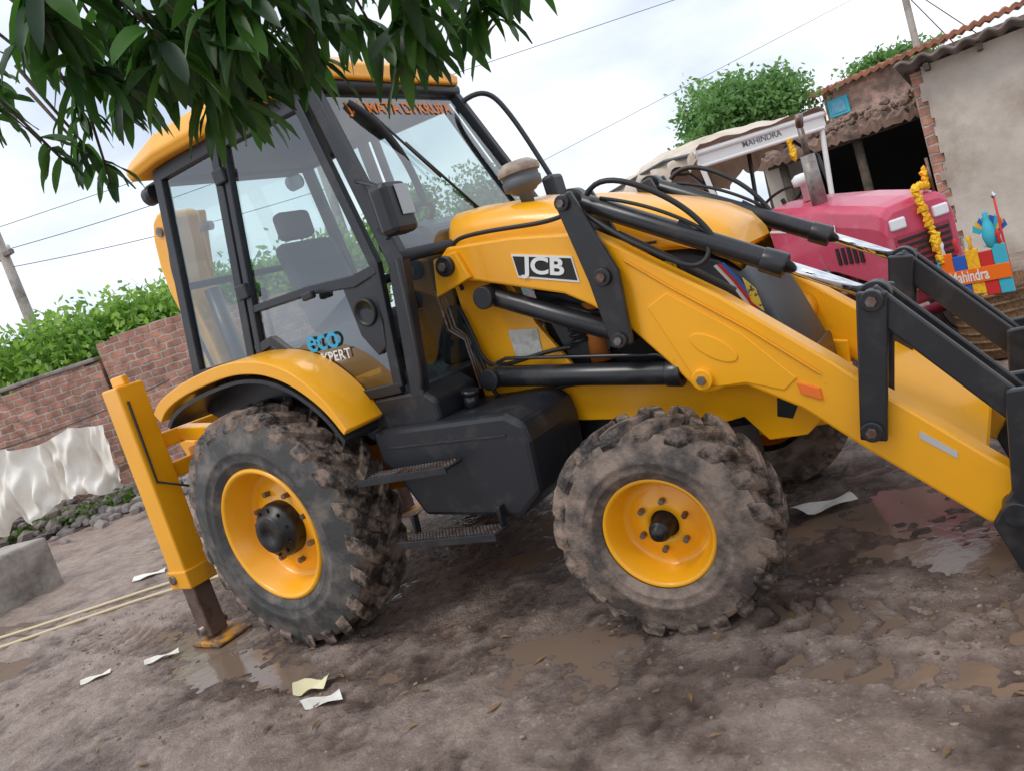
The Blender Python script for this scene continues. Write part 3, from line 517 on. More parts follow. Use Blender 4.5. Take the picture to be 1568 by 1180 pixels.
prism('backhoe_bucket',[(-1.8,1.25),(-1.6,1.2),(-1.5,.75),(-1.7,.5),(-1.95,.55),(-1.9,.6),(-1.72,.62),(-1.6,.8),(-1.75,1.1)],-.3,.3,YD,B,.01)
# ---------------------------------------------------------------- red tractor
T=empty('farm_tractor',(2.96,2.59,0),math.atan2(-.73,.684))
def tsec(x,zt,zb,w): return [(x,-w,zb),(x,-w*1.02,zt-.14),(x,-w*.93,zt-.04),(x,-w*.7,zt),(x,0,zt+.015),(x,w*.7,zt),(x,w*.93,zt-.04),(x,w*1.02,zt-.14),(x,w,zb)]
loft('bonnet',[tsec(-1.5,1.47,.98,.29),tsec(-1.2,1.44,.95,.295),tsec(-.6,1.37,.86,.295),tsec(-.1,1.29,.72,.29),tsec(0,1.26,.66,.28),tsec(.03,1.21,.64,.26)],PINK,T,bevel=.01)
for i in range(5): box('bonnet_vent_%d'%i,-.55+i*.07,-.51+i*.07,-.305,-.295,.92,1.05,BLK,T,.003)
box('grille_panel',.0,.036,-.22,.22,.70,1.05,PINKD,T,.004)
for i in range(7): box('grille_slat_%d'%i,.037,.048,-.20,.20,.73+i*.045,.752+i*.045,BLK,T,.002)
for s in (-1,1): box('headlamp_%d'%(s+1),.0,.05,s*.17-.06,s*.17+.06,1.09,1.17,mat('lamp_glass%d'%s,(.8,.82,.84),.1),T,.012)
text('bonnet_text','275 DI',.11,(-.62,-.306,1.20),(1,0,-.11),(0,0,1),WH,T,.002)
prism('bonnet_stripe',[(-1.45,1.30),(-.9,1.24),(-.9,1.22),(-1.45,1.28)],-.304,-.301,WH,T,0)
box('engine_block',-1.4,-.15,-.17,.17,.50,.92,PINKD,T,.04); box('gearbox',-2.2,-1.4,-.2,.2,.45,.95,PINKD,T,.05)
for i in range(4): cyl('injector_%d'%i,(-1.1+.2*i,-.19,.75),(-1.1+.2*i,-.19,.92),.03,STL,T)
for i in range(4): cyl('engine_part_%d'%i,(-1.25+.27*i,-.24,.70+.05*(i%2)),(-1.12+.27*i,-.24,.66),.05,(BK,PINKD,STL,BK)[i],T)
cyl('air_filter',(-.75,-.27,.70),(-.75,-.27,.90),.06,BK,T); hose('manifold',[(-1.2,-.22,.9),(-.9,-.25,.85),(-.5,-.24,.9),(-.3,-.2,.8)],.025,STL,T)
cyl('front_axle_b',(-.42,-.58,.38),(-.42,.58,.38),.045,PINKD,T)
SR=mat('silver_rim',(.5,.5,.5),.5)
for s in (-1,1):
    wheel('tractor_front_wheel_%d'%(s+1),(-.42,s*.56,.34),0 if s<0 else math.pi,.34,.17,.20,T,SIDE,TREAD,16,True,.02,SR)
    wheel('tractor_rear_wheel_%d'%(s+1),(-2.15,s*.66,.62),0 if s<0 else math.pi,.62,.34,.33,T,SIDE,TREAD,20,False,.035,SR)
    fp=[(-2.15+.72*math.cos(a),.62+.72*math.sin(a)) for a in np.linspace(.3,2.9,12)]; fq=[(-2.15+.69*math.cos(a),.62+.69*math.sin(a)) for a in np.linspace(2.9,.3,12)]
    prism('mudguard_%d'%(s+1),fp+fq,s*.42,s*.86,PINK,T,.008)
box('tractor_seat',-2.2,-1.85,-.2,.2,1.05,1.15,SEAT,T,.04); box('tractor_seat_back',-2.24,-2.16,-.2,.2,1.12,1.45,SEAT,T,.03)
tw=lathe('tractor_steering_wheel',[(.18+.013*math.cos(t),.013*math.sin(t)) for t in np.linspace(0,2*math.pi,9)],BLK,T,32,(-1.62,0,1.52),0,'z'); tw.rotation_euler=(0,-.5,0)
cyl('tractor_steering_column',(-1.5,0,1.3),(-1.62,0,1.52),.02,BLK,T)
cyl('exhaust_muffler',(-.86,-.13,1.38),(-.86,-.13,1.80),.062,mat('muffler_grey',(.30,.29,.27),.5,.3,c2=(.16,.11,.09),scale=8),T,r2=.055); cyl('exhaust_pipe',(-.86,-.13,1.78),(-.86,-.13,2.05),.025,STL,T); cyl('exhaust_tip',(-.86,-.13,2.03),(-.83,-.13,2.12),.03,STL,T)
lathe('tractor_precleaner',[(0,-.15),(.03,-.15),(.03,-.02),(.08,-.01),(.085,.05),(.05,.08),(0,.085)],WH,T,24,(-1.15,-.05,1.60),0,'z')
for x in (-1.7,-3.1,-4.3):
    for y in (-.62,.62): tube('canopy_post_%d_%d'%(x*10,y*10),[(x+.0,y*.75,.9),(x-.02,y,2.15)],.024,WH if x>-2 else BK,T)
tube('canopy_front_rail',[(-1.7,-.66,2.14),(-1.7,.66,2.14)],.03,WH,T); tube('canopy_front_rail2',[(-1.7,-.62,2.02),(-1.7,.62,2.02)],.018,WH,T)
for y in (-.55,.55): tube('canopy_hoop_%d'%(y*10),[(-1.72,y,1.5),(-1.8,y,1.8),(-2.1,y,2.0),(-2.6,y,2.1)],.018,BK,T)
box('canopy_front_board',-1.72,-1.69,-.64,.64,2.03,2.15,WH,T,.004); text('canopy_text','MAHINDRA',.075,(-1.687,0,2.09),(0,1,0),(0,0,1),GREY,T,.0005)
for y in (-.64,0,.64): tube('canopy_rail_%d'%(y*10),[(-1.7,y,2.14),(-2.4,y,2.22),(-4.3,y,2.22)],.02,BK,T)
cv=[];nu,nvv=60,30
for i in range(nu+1):
    for j in range(nvv+1):
        u=i/nu;w=j/nvv; x=-1.66-2.9*u; q=(w-.5)*2; y=q*.74; z=2.20+.14*math.sin(math.pi*u)*(1-q*q)-.03*abs(math.sin(u*math.pi*4))+.05*math.sin(u*math.pi)
        if abs(q)>.80: z-=(abs(q)-.80)/.20*(.10+.34*u+.06*math.sin(u*27)); y=math.copysign(.64+.03*math.sin(u*41)+.05*u,q)
        if u>.90: z-=(u-.90)/.10*.6; x=-1.66-2.9*.90-.06*math.sin(w*23)
        cv.append((x,y,z+.010*math.sin(u*50+w*9)+.008*math.sin(w*30+u*13)))
cf=[(i*(nvv+1)+j,(i+1)*(nvv+1)+j,(i+1)*(nvv+1)+j+1,i*(nvv+1)+j+1) for i in range(nu) for j in range(nvv)]
mobj('canopy_cloth',cv,cf,CANV,T,smooth=True)
def garland(name,pts,r,m,parent):
    vs=[];fs=[]; P=[Vector(p) for p in pts]; L=[]
    for a,b in zip(P[:-1],P[1:]):
        n=max(1,int((b-a).length/(r*1.1)))
        for k in range(n): L.append(a.lerp(b,k/n))
    bm=bmesh.new(); bmesh.ops.create_icosphere(bm,subdivisions=1,radius=1); base=[v.co.copy() for v in bm.verts]; bf=[[v.index for v in f.verts] for f in bm.faces]; bm.free()
    for c in L:
        o=len(vs); rr=r*random.uniform(.8,1.25)
        vs+= [tuple(c+b*rr*random.uniform(.85,1.15)+Vector((random.uniform(-.2,.2)*r,)*3)) for b in base]; fs+=[[o+i for i in f] for f in bf]
    return mobj(name,vs,fs,m,parent,recalc=False)
garland('garland_1',[(.06,-.0,1.32),(.07,.05,1.0),(.07,.06,.75)],.032,MARI,T); garland('garland_2',[(-.05,.18,1.31),(.0,.1,1.33),(.02,.0,1.33)],.03,MARI,T)
garland('garland_3',[(-.05,.18,1.31),(-.05,.19,1.46)],.025,MARI,T); garland('garland_4',[(-1.70,.25,2.0),(-1.69,.26,1.8)],.03,MARI,T)
cyl('mascot_rod',(-.02,.2,1.25),(-.02,.2,1.5),.01,STL,T)
# ---------------------------------------------------------------- decorated wicker cart
W=empty('decorated_basket_cart',(3.30,2.80,0),-.35); W.scale=(.60,.60,1)
lathe('wicker_basket',[(0,.02),(.36,.03),(.45,.25),(.50,.5),(.52,.52),(.49,.53),(.44,.3),(.35,.08),(0,.06)],WICK,W,40,(0,0,0),0,'z')
for i in range(7): lathe('wicker_hoop_%d'%i,[(.40+.02*i+.012*math.cos(t),.012*math.sin(t)) for t in np.linspace(0,2*math.pi,7)],WICK,W,36,(0,0,.10+.065*i),0,'z')
cols=[TURQ,ORG,BLU,MARI,RED,TURQ]
for i in range(6): box('panel_%d'%i,-.42+.14*i,-.285+.14*i,-.50,-.47,.50,.80+.03*(i%2),cols[i],W,.006)
box('panel_band',-.43,.43,-.515,-.505,.60,.70,ORG,W,.004); text('panel_text','Mahindra',.11,(0,-.518,.65),(1,0,0),(0,0,1),WH,W,.002)
lathe('peacock_body',[(0,-.10),(.05,-.08),(.08,0),(.05,.07),(.025,.11),(.03,.14),(0,.16)],TURQ,W,20,(.28,-.46,.90),0,'z')
for i in range(9):
    a=-1.0+i*.25; prism('peacock_feather_%d'%i,ribbon([(.28,.88),(.28+.20*math.sin(a),.88+.14*math.cos(a))],[.02,.05]),-.43+i*.001,-.425+i*.001,(TURQ,MARI,BLU)[i%3],W,0)
for i in range(6): lathe('finial_%d'%i,[(0,0),(.025,.01),(.015,.05),(.03,.08),(0,.11)],(MARI,WH,RED)[i%3],W,12,(-.38+.15*i,-.48,.82),0,'z')
cyl('flag_rod',(.40,-.45,.5),(.40,-.45,1.12),.012,RED,W); lathe('flag_rod_ball',[(0,-.03),(.03,0),(0,.03)],CHR,W,12,(.40,-.45,1.14),0,'z')
# ---------------------------------------------------------------- walls / buildings
def wall(name,a,b,thick,hs,m,parent=None,step=.25,jag=.07):
    a=Vector((*a,0));b=Vector((*b,0)); d=(b-a); L=d.length; d.normalize(); nrm=Vector((d.y,-d.x,0)); vs=[];fs=[];uv=[]
    n=int(L/step)
    for i in range(n):
        s0=i*step;s1=(i+1)*step; h=hs(s0/L)+random.uniform(-jag,jag*.5)
        o=len(vs); p0=a+d*s0;p1=a+d*s1
        for p in (p0,p1,p1+Vector((0,0,h)),p0+Vector((0,0,h))): vs.append(p)
        for p in (p0,p1,p1+Vector((0,0,h)),p0+Vector((0,0,h))): vs.append(p-nrm*thick)
        for f,us in (((0,1,2,3),((s0,0),(s1,0),(s1,h),(s0,h))),((5,4,7,6),((s1,0),(s0,0),(s0,h),(s1,h))),((3,2,6,7),((s0,0),(s1,0),(s1,thick),(s0,thick))),((1,5,6,2),((0,0),(thick,0),(thick,h),(0,h))),((4,0,3,7),((0,0),(thick,0),(thick,h),(0,h)))):
            fs.append([o+k for k in f]); uv+=us
    o=mobj(name,vs,fs,m,parent,recalc=False); l=o.data.uv_layers.new(name='UVMap')
    for k,u in enumerate(uv): l.data[k].uv=u
    return o
wall('brick_wall',(-13.8,-.02),(-9.05,3.28),.24,lambda t:2.42+.05*math.sin(t*9),BRICK,jag=.03)
wall('brick_wall.001',(-9.03,3.30),(-5.0,6.1),.3,lambda t:2.74+.08*math.sin(t*7)-.3*max(0,t-.3),BRICK,jag=.06)
d=Vector((4.75,3.30,0)).normalized(); nrm=Vector((d.y,-d.x,0)); vv=[]
for s in (0,5.7):
    p=Vector((-13.8,-.02,0))+d*s
    for o_,z in ((.03,2.46),(.03,2.53),(-.27,2.53),(-.27,2.46)): vv.append(p+nrm*o_+Vector((0,0,z)))
mobj('wall_coping',vv,[(0,1,5,4),(1,2,6,5),(2,3,7,6),(3,0,4,7),(0,3,2,1),(4,5,6,7)],ROCK,bpy.data.objects['brick_wall'],bevel=.02)
it=[]
for _ in range(620):
    t=random.random(); o_=abs(random.gauss(0,.5)); x=-12.5+t*5.6; y=.9+t*3.9; p=Vector((x,y,0))+nrm*o_
    it.append((p.x,p.y,max(0,.42-o_*.35)*random.random()+.02,random.uniform(.04,.17)))
rocks('rubble_pile',it,ROCK)
cv=[]; nu,nv=150,44
for i in range(nu+1):
    for j in range(nv+1):
        u=i/nu;w=j/nv; p=Vector((-10.1,.75,0)).lerp(Vector((-8.78,2.80,0)),u)
        n1_=noise.noise((u*5,w*1.6,.3)); n2_=noise.noise((u*13+w*2,w*2.2,4.3)); n3_=noise.noise((u*26+n1_*2,w*3,8.1))
        zt=1.60-.12*abs(math.sin(u*math.pi*2.5))-.02*u; L_=(.95+.32*(1-u)+.30*noise.noise((u*4,0,2))+.12*noise.noise((u*14,0,5)))
        fold=(.34*n2_+.20*n3_)*(.35+.65*w)+.10*n1_
        slump=.35*w*w*(1-u)
        cv.append((p.x+nrm.x*(fold+slump)+.10*w*n1_,p.y+nrm.y*(fold+slump)+.12*w*n2_,zt-L_*w+.06*w*n3_))
cf=[(i*(nv+1)+j,(i+1)*(nv+1)+j,(i+1)*(nv+1)+j+1,i*(nv+1)+j+1) for i in range(nu) for j in range(nv)]
mobj('hanging_cloth',cv,cf,SHEET,smooth=True)
hose('clothes_line',[(-10.9,-.4,1.75),(-10.1,.75,1.62),(-9.4,1.8,1.56),(-8.78,2.80,1.62),(-8.2,3.8,1.8)],.008,WIRE)
mobj('concrete_block',[(x,y,z) for z in (0,.56) for x,y in ((-6.1,-1.9),(-5.42,-1.75),(-5.45,.08),(-6.15,-.05))],[(0,1,5,4),(1,2,6,5),(2,3,7,6),(3,0,4,7),(4,5,6,7)],CONC,bevel=.03)
PL=empty('utility_pole')
cyl('pole_shaft',(-12.63,4.2,0),(-12.63,4.2,5.6),.13,CONC,PL,12,r2=.09); box('pole_crossarm',-12.95,-12.3,4.15,4.25,5.1,5.18,STL,PL)
for k,x in enumerate((-12.9,-12.63,-12.36)): lathe('insulator_%d'%k,[(0,0),(.04,.01),(.03,.06),(.045,.08),(0,.13)],WH,PL,12,(x,4.2,5.18 if k!=1 else 5.6),0,'z')
def wire(name,p,q,sag=.3,r=.010):
    p=Vector(p);q=Vector(q); pts=[tuple(p.lerp(q,t)-Vector((0,0,sag*4*t*(1-t)))) for t in np.linspace(0,1,9)]; return hose(name,pts,r,WIRE)
wire('power_line',(-25.7,.9,6.9),(25,37.5,7.4),.0,.008)
wire('power_line.001',(-20,10,2.5),(9.0,32.6,8.6),.0,.007)
wire('power_line.002',(-12.36,4.2,5.2),(-7.6,8.2,5.4),.1,.007)
wire('power_line.003',(-12.9,4.2,5.2),(-25,-8,5.4),.3,.007)
wire('power_line.004',(-12.63,4.2,4.9),(-7.6,8.2,4.5),.1,.007)
PB=empty('utility_pole.002'); cyl('pole_shaft_c',(-7.6,8.2,0),(-7.6,8.2,5.6),.09,CONC,PB,10)
PR=empty('utility_pole.001'); cyl('pole_shaft_b',(2.13,18.9,0),(2.13,18.9,6.2),.08,CONC,PR,10)
for a,b in (((2.13,18.9,5.4),(3.4,18.9,3.6)),((2.13,18.9,5.2),(3.0,19.2,3.4))): tube('stay_wire',[a,b],.012,WIRE,PR)
SH=empty('plastered_shed')
edge=[]; z=0
while z<2.48:
    xo=2.84+random.uniform(-.05,.05)+.02*math.sin(z*5); edge+= [(xo,z),(xo,min(z+.11,2.5))]; z+=.11
prism('shed_wall',edge+[(7.5,2.5),(7.5,0)],7.7,7.95,PLAST,SH,0)
wall('shed_side_bricks',(2.92,7.74),(2.92,7.94),.20,lambda t:2.46,BRICK,SH,step=.1,jag=0)
wall('shed_edge_bricks',(2.80,7.73),(3.1,7.73),.20,lambda t:2.44,BRICK,SH,step=.3,jag=0)
rv=[]
for i in range(161):
    x=2.62+i*5.2/160
    for y,dz in ((7.38,0),(9.8,-.25)): rv.append((x,y,2.56+dz+.030*math.sin(i*.9)+.01*math.sin(i*.21)))
rf=[(2*i,2*i+1,2*i+3,2*i+2) for i in range(160)]
ro=mobj('shed_roof_sheet',rv,rf,TIN,SH,smooth=True,recalc=False); so=ro.modifiers.new('s','SOLIDIFY'); so.thickness=.035
for i in range(9): box('shed_rafter_end_%d'%i,2.9+i*.55,2.96+i*.55,7.42,7.7,2.42,2.50,BARK,SH)
OP=empty('open_cart_shed')
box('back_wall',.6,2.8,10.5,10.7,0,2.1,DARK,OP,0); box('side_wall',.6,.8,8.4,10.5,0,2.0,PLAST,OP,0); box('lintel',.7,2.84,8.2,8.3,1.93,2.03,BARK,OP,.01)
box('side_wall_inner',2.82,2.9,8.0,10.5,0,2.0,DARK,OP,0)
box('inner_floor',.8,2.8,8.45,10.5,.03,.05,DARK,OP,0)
for x in (.9,1.9): cyl('timber_post_%d'%(x*10),(x,8.25,0),(x,8.25,1.95),.06,BARK,OP,10)
tv=[]
for i in range(61):
    x=.55+i*2.35/60
    for k in range(9):
        tv.append((x,8.0+k*.30,2.07+k*.045+.03*math.sin(i*1.9)+.025*(k%2)+random.uniform(-.02,.02)))
tf=[(i*9+k,(i+1)*9+k,(i+1)*9+k+1,i*9+k+1) for i in range(60) for k in range(8)]
to=mobj('tile_roof',tv,tf,OLDT,OP,recalc=False); so=to.modifiers.new('s','SOLIDIFY'); so.thickness=.10
it=[(random.uniform(.6,2.8),random.uniform(8,9.5),2.20+random.uniform(-.03,.10),random.uniform(.03,.08)) for _ in range(110)]
o=rocks('loose_roof_tiles',it,OLDT); o.parent=OP
H=empty('brick_house')
BR2=brick('brick_masonry_pink',1.0,(.46,.27,.21),(.38,.22,.17),(.42,.35,.30))
wall('front_wall',(-.05,18.2),(5.2,18.2),.25,lambda t:3.62,BR2,H,jag=0,step=.25); wall('side_wall_b',(-.05,22.5),(-.05,18.2),.25,lambda t:3.62,BR2,H,jag=0)
LB=mat('pale_blue_shutter',(.16,.42,.58),.6,c2=(.10,.3,.42),scale=8)
box('house_window',.02,.50,18.13,18.19,2.95,3.38,TURQ,H,.01); box('house_window_pane',.1,.42,18.11,18.128,3.02,3.31,LB,H,.005)
box('house_band',-.1,5.25,18.12,18.198,2.52,2.60,CONC,H,.005)
tv=[]
for i in range(91):
    x=-.3+i*6.0/90
    for k in range(11): tv.append((x,17.85+k*.24,3.66+k*.02+.035*math.sin(i*2.1)+.02*(k%2)+random.uniform(-.012,.012)+(x*.05)))
tf=[(i*11+k,(i+1)*11+k,(i+1)*11+k+1,i*11+k+1) for i in range(90) for k in range(10)]
ho=mobj('house_tile_roof',tv,tf,TILE,H,recalc=False); so=ho.modifiers.new('s','SOLIDIFY'); so.thickness=.09
# ---------------------------------------------------------------- foliage
def cloud(name,blobs,n,size,m,parent=None,asp=.5):
    bl=np.array(blobs,float); vol=bl[:,3]*bl[:,4]*bl[:,5]; idx=rng.choice(len(bl),n,p=vol**.8/ (vol**.8).sum())
    d=rng.normal(size=(n,3)); d/=np.linalg.norm(d,axis=1)[:,None]; r=rng.random(n)**.42
    c=bl[idx,:3]+d*r[:,None]*bl[idx,3:6]*(1+.18*rng.normal(size=(n,1))*.6)
    k=max(8,n//60); cen=c[rng.choice(n,k)]; pick=rng.integers(0,k,n); c=c*.45+.55*(cen[pick]+rng.normal(size=(n,3))*size*2.2)
    a=rng.normal(size=(n,3)); a[:,2]-=.4; a/=np.linalg.norm(a,axis=1)[:,None]; b=np.cross(a,rng.normal(size=(n,3))); b/=np.linalg.norm(b,axis=1)[:,None]
    s=size*rng.uniform(.6,1.3,(n,1)); V=np.stack([c-a*s,c+b*s*asp,c+a*s,c-b*s*asp],1).reshape(-1,3)
    Fc=np.arange(4*n).reshape(-1,4); me=bpy.data.meshes.new(name); me.from_pydata(V.tolist(),[],Fc.tolist()); me.materials.append(m)
    return link(bpy.data.objects.new(name,me),parent)
def blobs(cx,cy,cz,rx,ry,rz,n,s):
    out=[]
    for _ in range(n):
        d=rng.normal(size=3); d/=np.linalg.norm(d); r=rng.random()**.5*.8; k=s*rng.uniform(.6,1.2); out.append((cx+d[0]*r*rx,cy+d[1]*r*ry,cz+d[2]*r*rz,k,k,k*.8))
    return out
TR=empty('leafy_tree')
cloud('crown',blobs(-2.2,18.3,3.75,3.2,1.8,1.8,22,.75),17000,.085,TREE,TR)
cyl('trunk',(-2.0,18.8,0),(-1.9,18.8,3.2),.18,BARK,TR,10,r2=.1)
for k in range(6): a=k*1.05; cyl('limb_%d'%k,(-1.92,18.8,2.4),(-2.0+1.2*math.cos(a),18.8+1.1*math.sin(a),3.9),.07,BARK,TR,8,r2=.02)
TR2=empty('leafy_tree.001')
cloud('crown',blobs(-4.5,8.9,3.1,.8,.9,1.0,9,.45),6000,.06,TREE,TR2); cyl('trunk',(-4.5,8.9,0),(-4.5,8.9,2.8),.12,BARK,TR2,10,r2=.07)
TR3=empty('leafy_tree.002'); cloud('crown',blobs(1.5,24,4.3,2.8,1,.5,12,.5),6000,.08,TREE,TR3); cyl('trunk',(1.5,24,0),(1.5,24,4),.15,BARK,TR3,10,r2=.08)
TR4=empty('leafy_tree.003'); cloud('crown',blobs(-7.6,10.2,3.4,1.8,1.2,1.2,14,.6),9000,.07,TREE,TR4); cyl('trunk',(-7.6,10.2,0),(-7.6,10.2,2.8),.14,BARK,TR4,10,r2=.08)
bb=[]
for t in np.linspace(0,1,28):
    x=-15.5+t*10; y=1.2+t*7.2
    bb.append((x+rng.uniform(-.5,.5),y+rng.uniform(-.3,1.2),2.75+rng.uniform(-.2,.7)-.3*t,1.0,1.0,.85))
cloud('shrub_thicket',bb,27000,.085,BUSH)
wd=[]
for t in np.linspace(0,1,14): wd.append((-11.6+t*4.2+rng.uniform(-.3,.3),1.1+t*2.9,.12,.28,.28,.22))
cloud('weeds',wd,2600,.05,GRASS)
# ---------------------------------------------------------------- mango tree overhead
M=empty('mango_tree')
cyl('trunk',(.9,-5.9,0),(1.1,-5.5,2.6),.24,BARK,M,14,r2=.17); cyl('bough',(1.1,-5.5,2.5),(1.35,-4.2,3.4),.15,BARK,M,12,r2=.08)
cyl('branch_a',(1.35,-4.2,3.4),(1.7,-2.5,3.0),.07,BARK,M,10,r2=.03); cyl('branch_b',(1.35,-4.2,3.4),(2.5,-2.0,2.95),.06,BARK,M,10,r2=.025); cyl('branch_c',(1.7,-2.5,3.0),(2.9,-1.5,2.75),.03,BARK,M,8,r2=.012)
lv=[];lf=[]
def mleaf(o,d,L,w,droop):
    d=Vector(d).normalized(); side=d.cross(Vector((0,0,1))); side=side.normalized() if side.length>1e-3 else Vector((1,0,0))
    side=(side+Vector((random.uniform(-.6,.6),random.uniform(-.6,.6),random.uniform(-.7,.7)))).normalized()
    p=Vector(o); st=6; b=len(lv); wv=random.uniform(0,6)
    for i in range(st+1):
        t=i/st; ww=w*math.sin(math.pi*min(1,t*.92+.06))**.7*(1-.2*t); up=side.cross(d).normalized()
        if i==st: ww=.0005
        lv.append(tuple(p-side*ww+up*ww*.35)); lv.append(tuple(p)); lv.append(tuple(p+side*ww+up*ww*.35+up*.004*math.sin(wv+t*9)))
        d=(d+Vector((0,0,-droop/st))).normalized(); p=p+d*L/st
    for i in range(st):
        a=b+3*i; lf.append((a,a+1,a+4,a+3)); lf.append((a+1,a+2,a+5,a+4))
wh=[]
def lin(t): return Vector((1.70+.92*t,-2.45+.88*t,0))
lowz=[(-.05,2.20),(0,2.18),(.06,2.10),(.10,2.12),(.14,2.26),(.18,2.30),(.24,2.26),(.30,2.25),(.37,2.19),(.45,2.28),(.55,2.28),(.62,2.22),(.8,2.20),(.92,2.20),(1.0,2.22),(1.3,2.28)]
def lz(t):
    for (a,za),(b,zb) in zip(lowz[:-1],lowz[1:]):
        if a<=t<=b: return za+(zb-za)*(t-a)/(b-a)
    return 2.3
dens=[(-.04,.11,15),(.12,.2,8),(.2,.42,33),(.42,.6,19),(.6,.82,16),(.82,1.02,11),(1.02,1.2,5)]
tw=[]
for a,b,n in dens:
    for _ in range(n):
        t=random.uniform(a,b); p=lin(t); dep=random.uniform(-.3,.3); p+=Vector((-.58,.81,0))*dep
        z=lz(t)+.03+abs(random.gauss(0,.19))+dep*.12+(.10 if t>1.02 else 0); tip=Vector((p.x,p.y,z)); wh.append((tip,t))
for tip,t in wh:
    src=tip+Vector((random.uniform(-.15,.15)-.05,random.uniform(-.25,.05),random.uniform(.2,.45)))
    tw.append((src,tip)); ax=(tip-src).normalized(); small=t<.12
    for k in range(random.randint(7,11)):
        a=random.uniform(0,6.28); dv=Vector((math.cos(a),math.sin(a),random.uniform(-.9,.45)))+ax*.4
        mleaf(tip-ax*random.uniform(0,.08),dv,random.uniform(.07,.12) if small else random.uniform(.12,.21),random.uniform(.010,.016) if small else random.uniform(.017,.028),random.uniform(.4,1.6))
mobj('mango_leaves',lv,lf,MANGO,M,smooth=True,recalc=False)
for i,(a,b) in enumerate(tw): cyl('twig_%d'%i,a,b,.006,BARK,M,5,r2=.003)
# ---------------------------------------------------------------- ground litter
def sheet(name,pts,m=PAPER,cur=.015):
    n=8; vs=[]
    P=[Vector((*p,0)) for p in pts]
    for i in range(n+1):
        for j in range(n+1):
            q=P[0].lerp(P[1],i/n).lerp(P[3].lerp(P[2],i/n),j/n); vs.append((q.x,q.y,gh(q.x,q.y)*.3+.022+cur*math.sin(i*.8+j*.5)+cur*((i-4)/4)**2))
    fs=[(i*(n+1)+j,(i+1)*(n+1)+j,(i+1)*(n+1)+j+1,i*(n+1)+j+1) for i in range(n) for j in range(n)]
    return mobj(name,vs,fs,m,smooth=True,recalc=False)
YP=mat('yellow_paper',(.76,.70,.44),.8)
sheet('paper_scrap',[(.27,-1.42),(.45,-1.30),(.50,-1.44),(.34,-1.50)],YP,.018)
sheet('paper_scrap.001',[(.45,-1.55),(.62,-1.44),(.70,-1.50),(.55,-1.60)],PAPER,.010)
sheet('paper_scrap.002',[(-1.42,-1.28),(-1.28,-1.12),(-1.22,-1.16),(-1.36,-1.32)],PAPER,.008)
sheet('paper_scrap.003',[(-1.78,-1.52),(-1.64,-1.38),(-1.60,-1.42),(-1.72,-1.56)],PAPER,.008)
sheet('paper_scrap.004',[(2.33,.26),(2.60,.40),(2.66,.32),(2.44,.18)],PAPER,.010)
sheet('paper_scrap.005',[(-3.9,.05),(-3.6,.2),(-3.5,.12),(-3.8,-.05)],PAPER,.008)
lit=[];lif=[]
for _ in range(110):
    x=random.uniform(-2.5,4);y=random.uniform(-2.4,.5); a=random.random()*6.3; L_=random.uniform(.015,.045); z=gh(x,y)+.008; o=len(lit)
    ca,sa=math.cos(a),math.sin(a)
    for u,v,dz in ((-1,0,0),(0,.28,.006),(1,0,.002),(0,-.28,.004)): lit.append((x+L_*(u*ca-v*sa),y+L_*(u*sa+v*ca),z+dz))
    lif.append((o,o+1,o+2,o+3))
mobj('fallen_leaves',lit,lif,mat('dry_leaf',(.22,.13,.05),.7,c2=(.10,.06,.03),scale=3),recalc=False)
hose('garden_hose',[(-5.5,-2.3,.03),(-4.4,-1.55,.03),(-3.82,-1.15,.03),(-3.2,-.6,.03),(-2.5,-.1,.03),(-1.6,.2,.03),(-.6,.5,.03)],.014,ROPE)
hose('garden_hose.001',[(-5.5,-1.6,.03),(-4.6,-1.25,.03),(-4.0,-.9,.03),(-3.4,-.45,.03),(-2.6,.15,.03),(-1.5,.6,.03)],.014,ROPE)
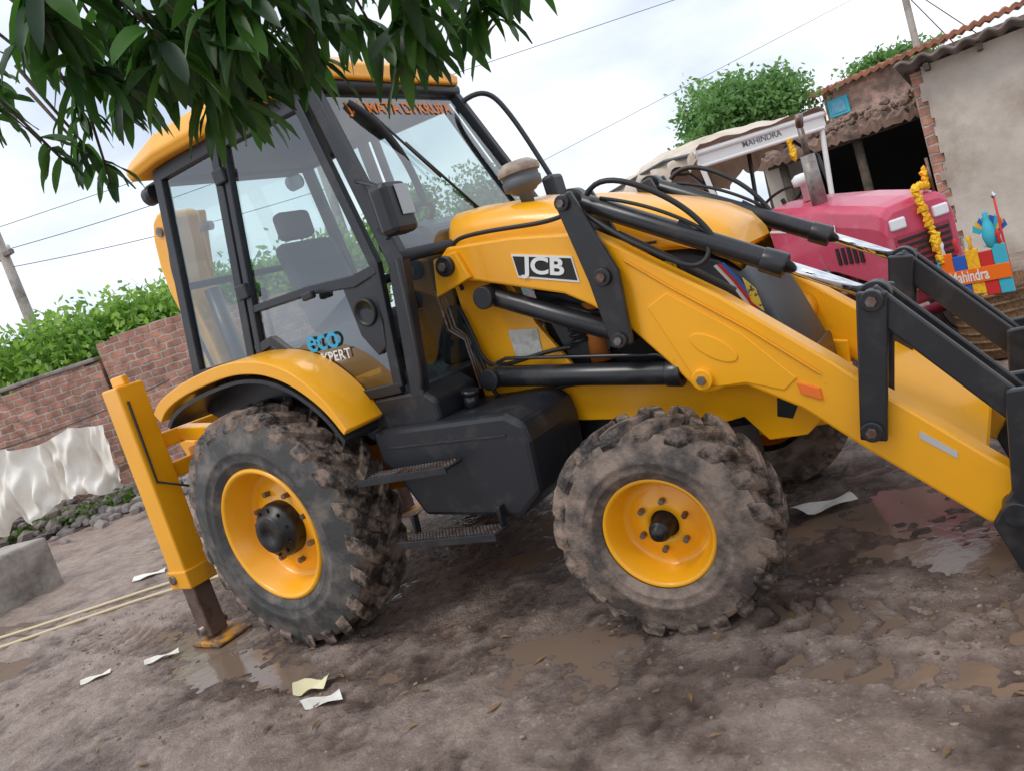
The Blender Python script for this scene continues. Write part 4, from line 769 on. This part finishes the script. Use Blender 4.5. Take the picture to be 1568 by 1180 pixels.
# ---------------------------------------------------------------- light
sunel,sunaz=math.radians(58),math.radians(200)
w=bpy.data.worlds.new("World"); S.world=w; w.use_nodes=True; nt=w.node_tree;N=nt.nodes;Lk=nt.links; bg=N['Background']; bg.inputs[1].default_value=.15
sk=N.new('ShaderNodeTexSky'); sk.sky_type='NISHITA'; sk.sun_disc=False; sk.sun_elevation=sunel; sk.sun_rotation=sunaz
tc=N.new('ShaderNodeTexCoord'); mp=N.new('ShaderNodeMapping'); mp.inputs['Scale'].default_value=(1,1,2.6); mp.inputs['Rotation'].default_value=(0,.3,.4); Lk.new(tc.outputs['Generated'],mp.inputs[0])
n1=N.new('ShaderNodeTexNoise'); n1.inputs['Scale'].default_value=2.1; n1.inputs['Detail'].default_value=7; n1.inputs['Roughness'].default_value=.5; Lk.new(mp.outputs[0],n1.inputs['Vector'])
r1=N.new('ShaderNodeMapRange'); r1.inputs['From Min'].default_value=.36; r1.inputs['From Max'].default_value=.66; Lk.new(n1.outputs['Fac'],r1.inputs['Value'])
cm=N.new('ShaderNodeMix'); cm.data_type='RGBA'; cm.inputs[6].default_value=(4.6,5.3,6.5,1); cm.inputs[7].default_value=(9.8,9.9,10.1,1); Lk.new(r1.outputs[0],cm.inputs[0])
m2=N.new('ShaderNodeMix'); m2.data_type='RGBA'; m2.inputs[0].default_value=.9; Lk.new(sk.outputs[0],m2.inputs[6]); Lk.new(cm.outputs[2],m2.inputs[7]); Lk.new(m2.outputs[2],bg.inputs[0])
sl=bpy.data.lights.new('sun','SUN'); sl.energy=1.5; sl.angle=math.radians(20); sl.color=(1,.96,.9); so=link(bpy.data.objects.new('sun',sl))
sd=Vector((math.sin(sunaz)*math.cos(sunel),math.cos(sunaz)*math.cos(sunel),math.sin(sunel))); so.rotation_euler=sd.to_track_quat('Z','Y').to_euler()
# ---------------------------------------------------------------- camera
c=bpy.data.cameras.new('camera'); c.sensor_width=36; c.lens=27.1; c.clip_end=2000; c.clip_start=.05; co=link(bpy.data.objects.new('camera',c))
a,t,r=.6218,.1276,.3172
fw=Vector((-math.sin(a)*math.cos(t),math.cos(a)*math.cos(t),-math.sin(t))); r0=Vector((math.cos(a),math.sin(a),0)); u0=r0.cross(fw)
Rr=math.cos(r)*r0-math.sin(r)*u0; Uu=math.sin(r)*r0+math.cos(r)*u0
Mx=Matrix((Rr,Uu,-fw)).transposed().to_4x4(); Mx.translation=Vector((3.6139,-3.537,1.5837)); co.matrix_world=Mx
S.camera=co
S.view_settings.view_transform='Standard'; S.view_settings.look='None'; S.view_settings.exposure=0
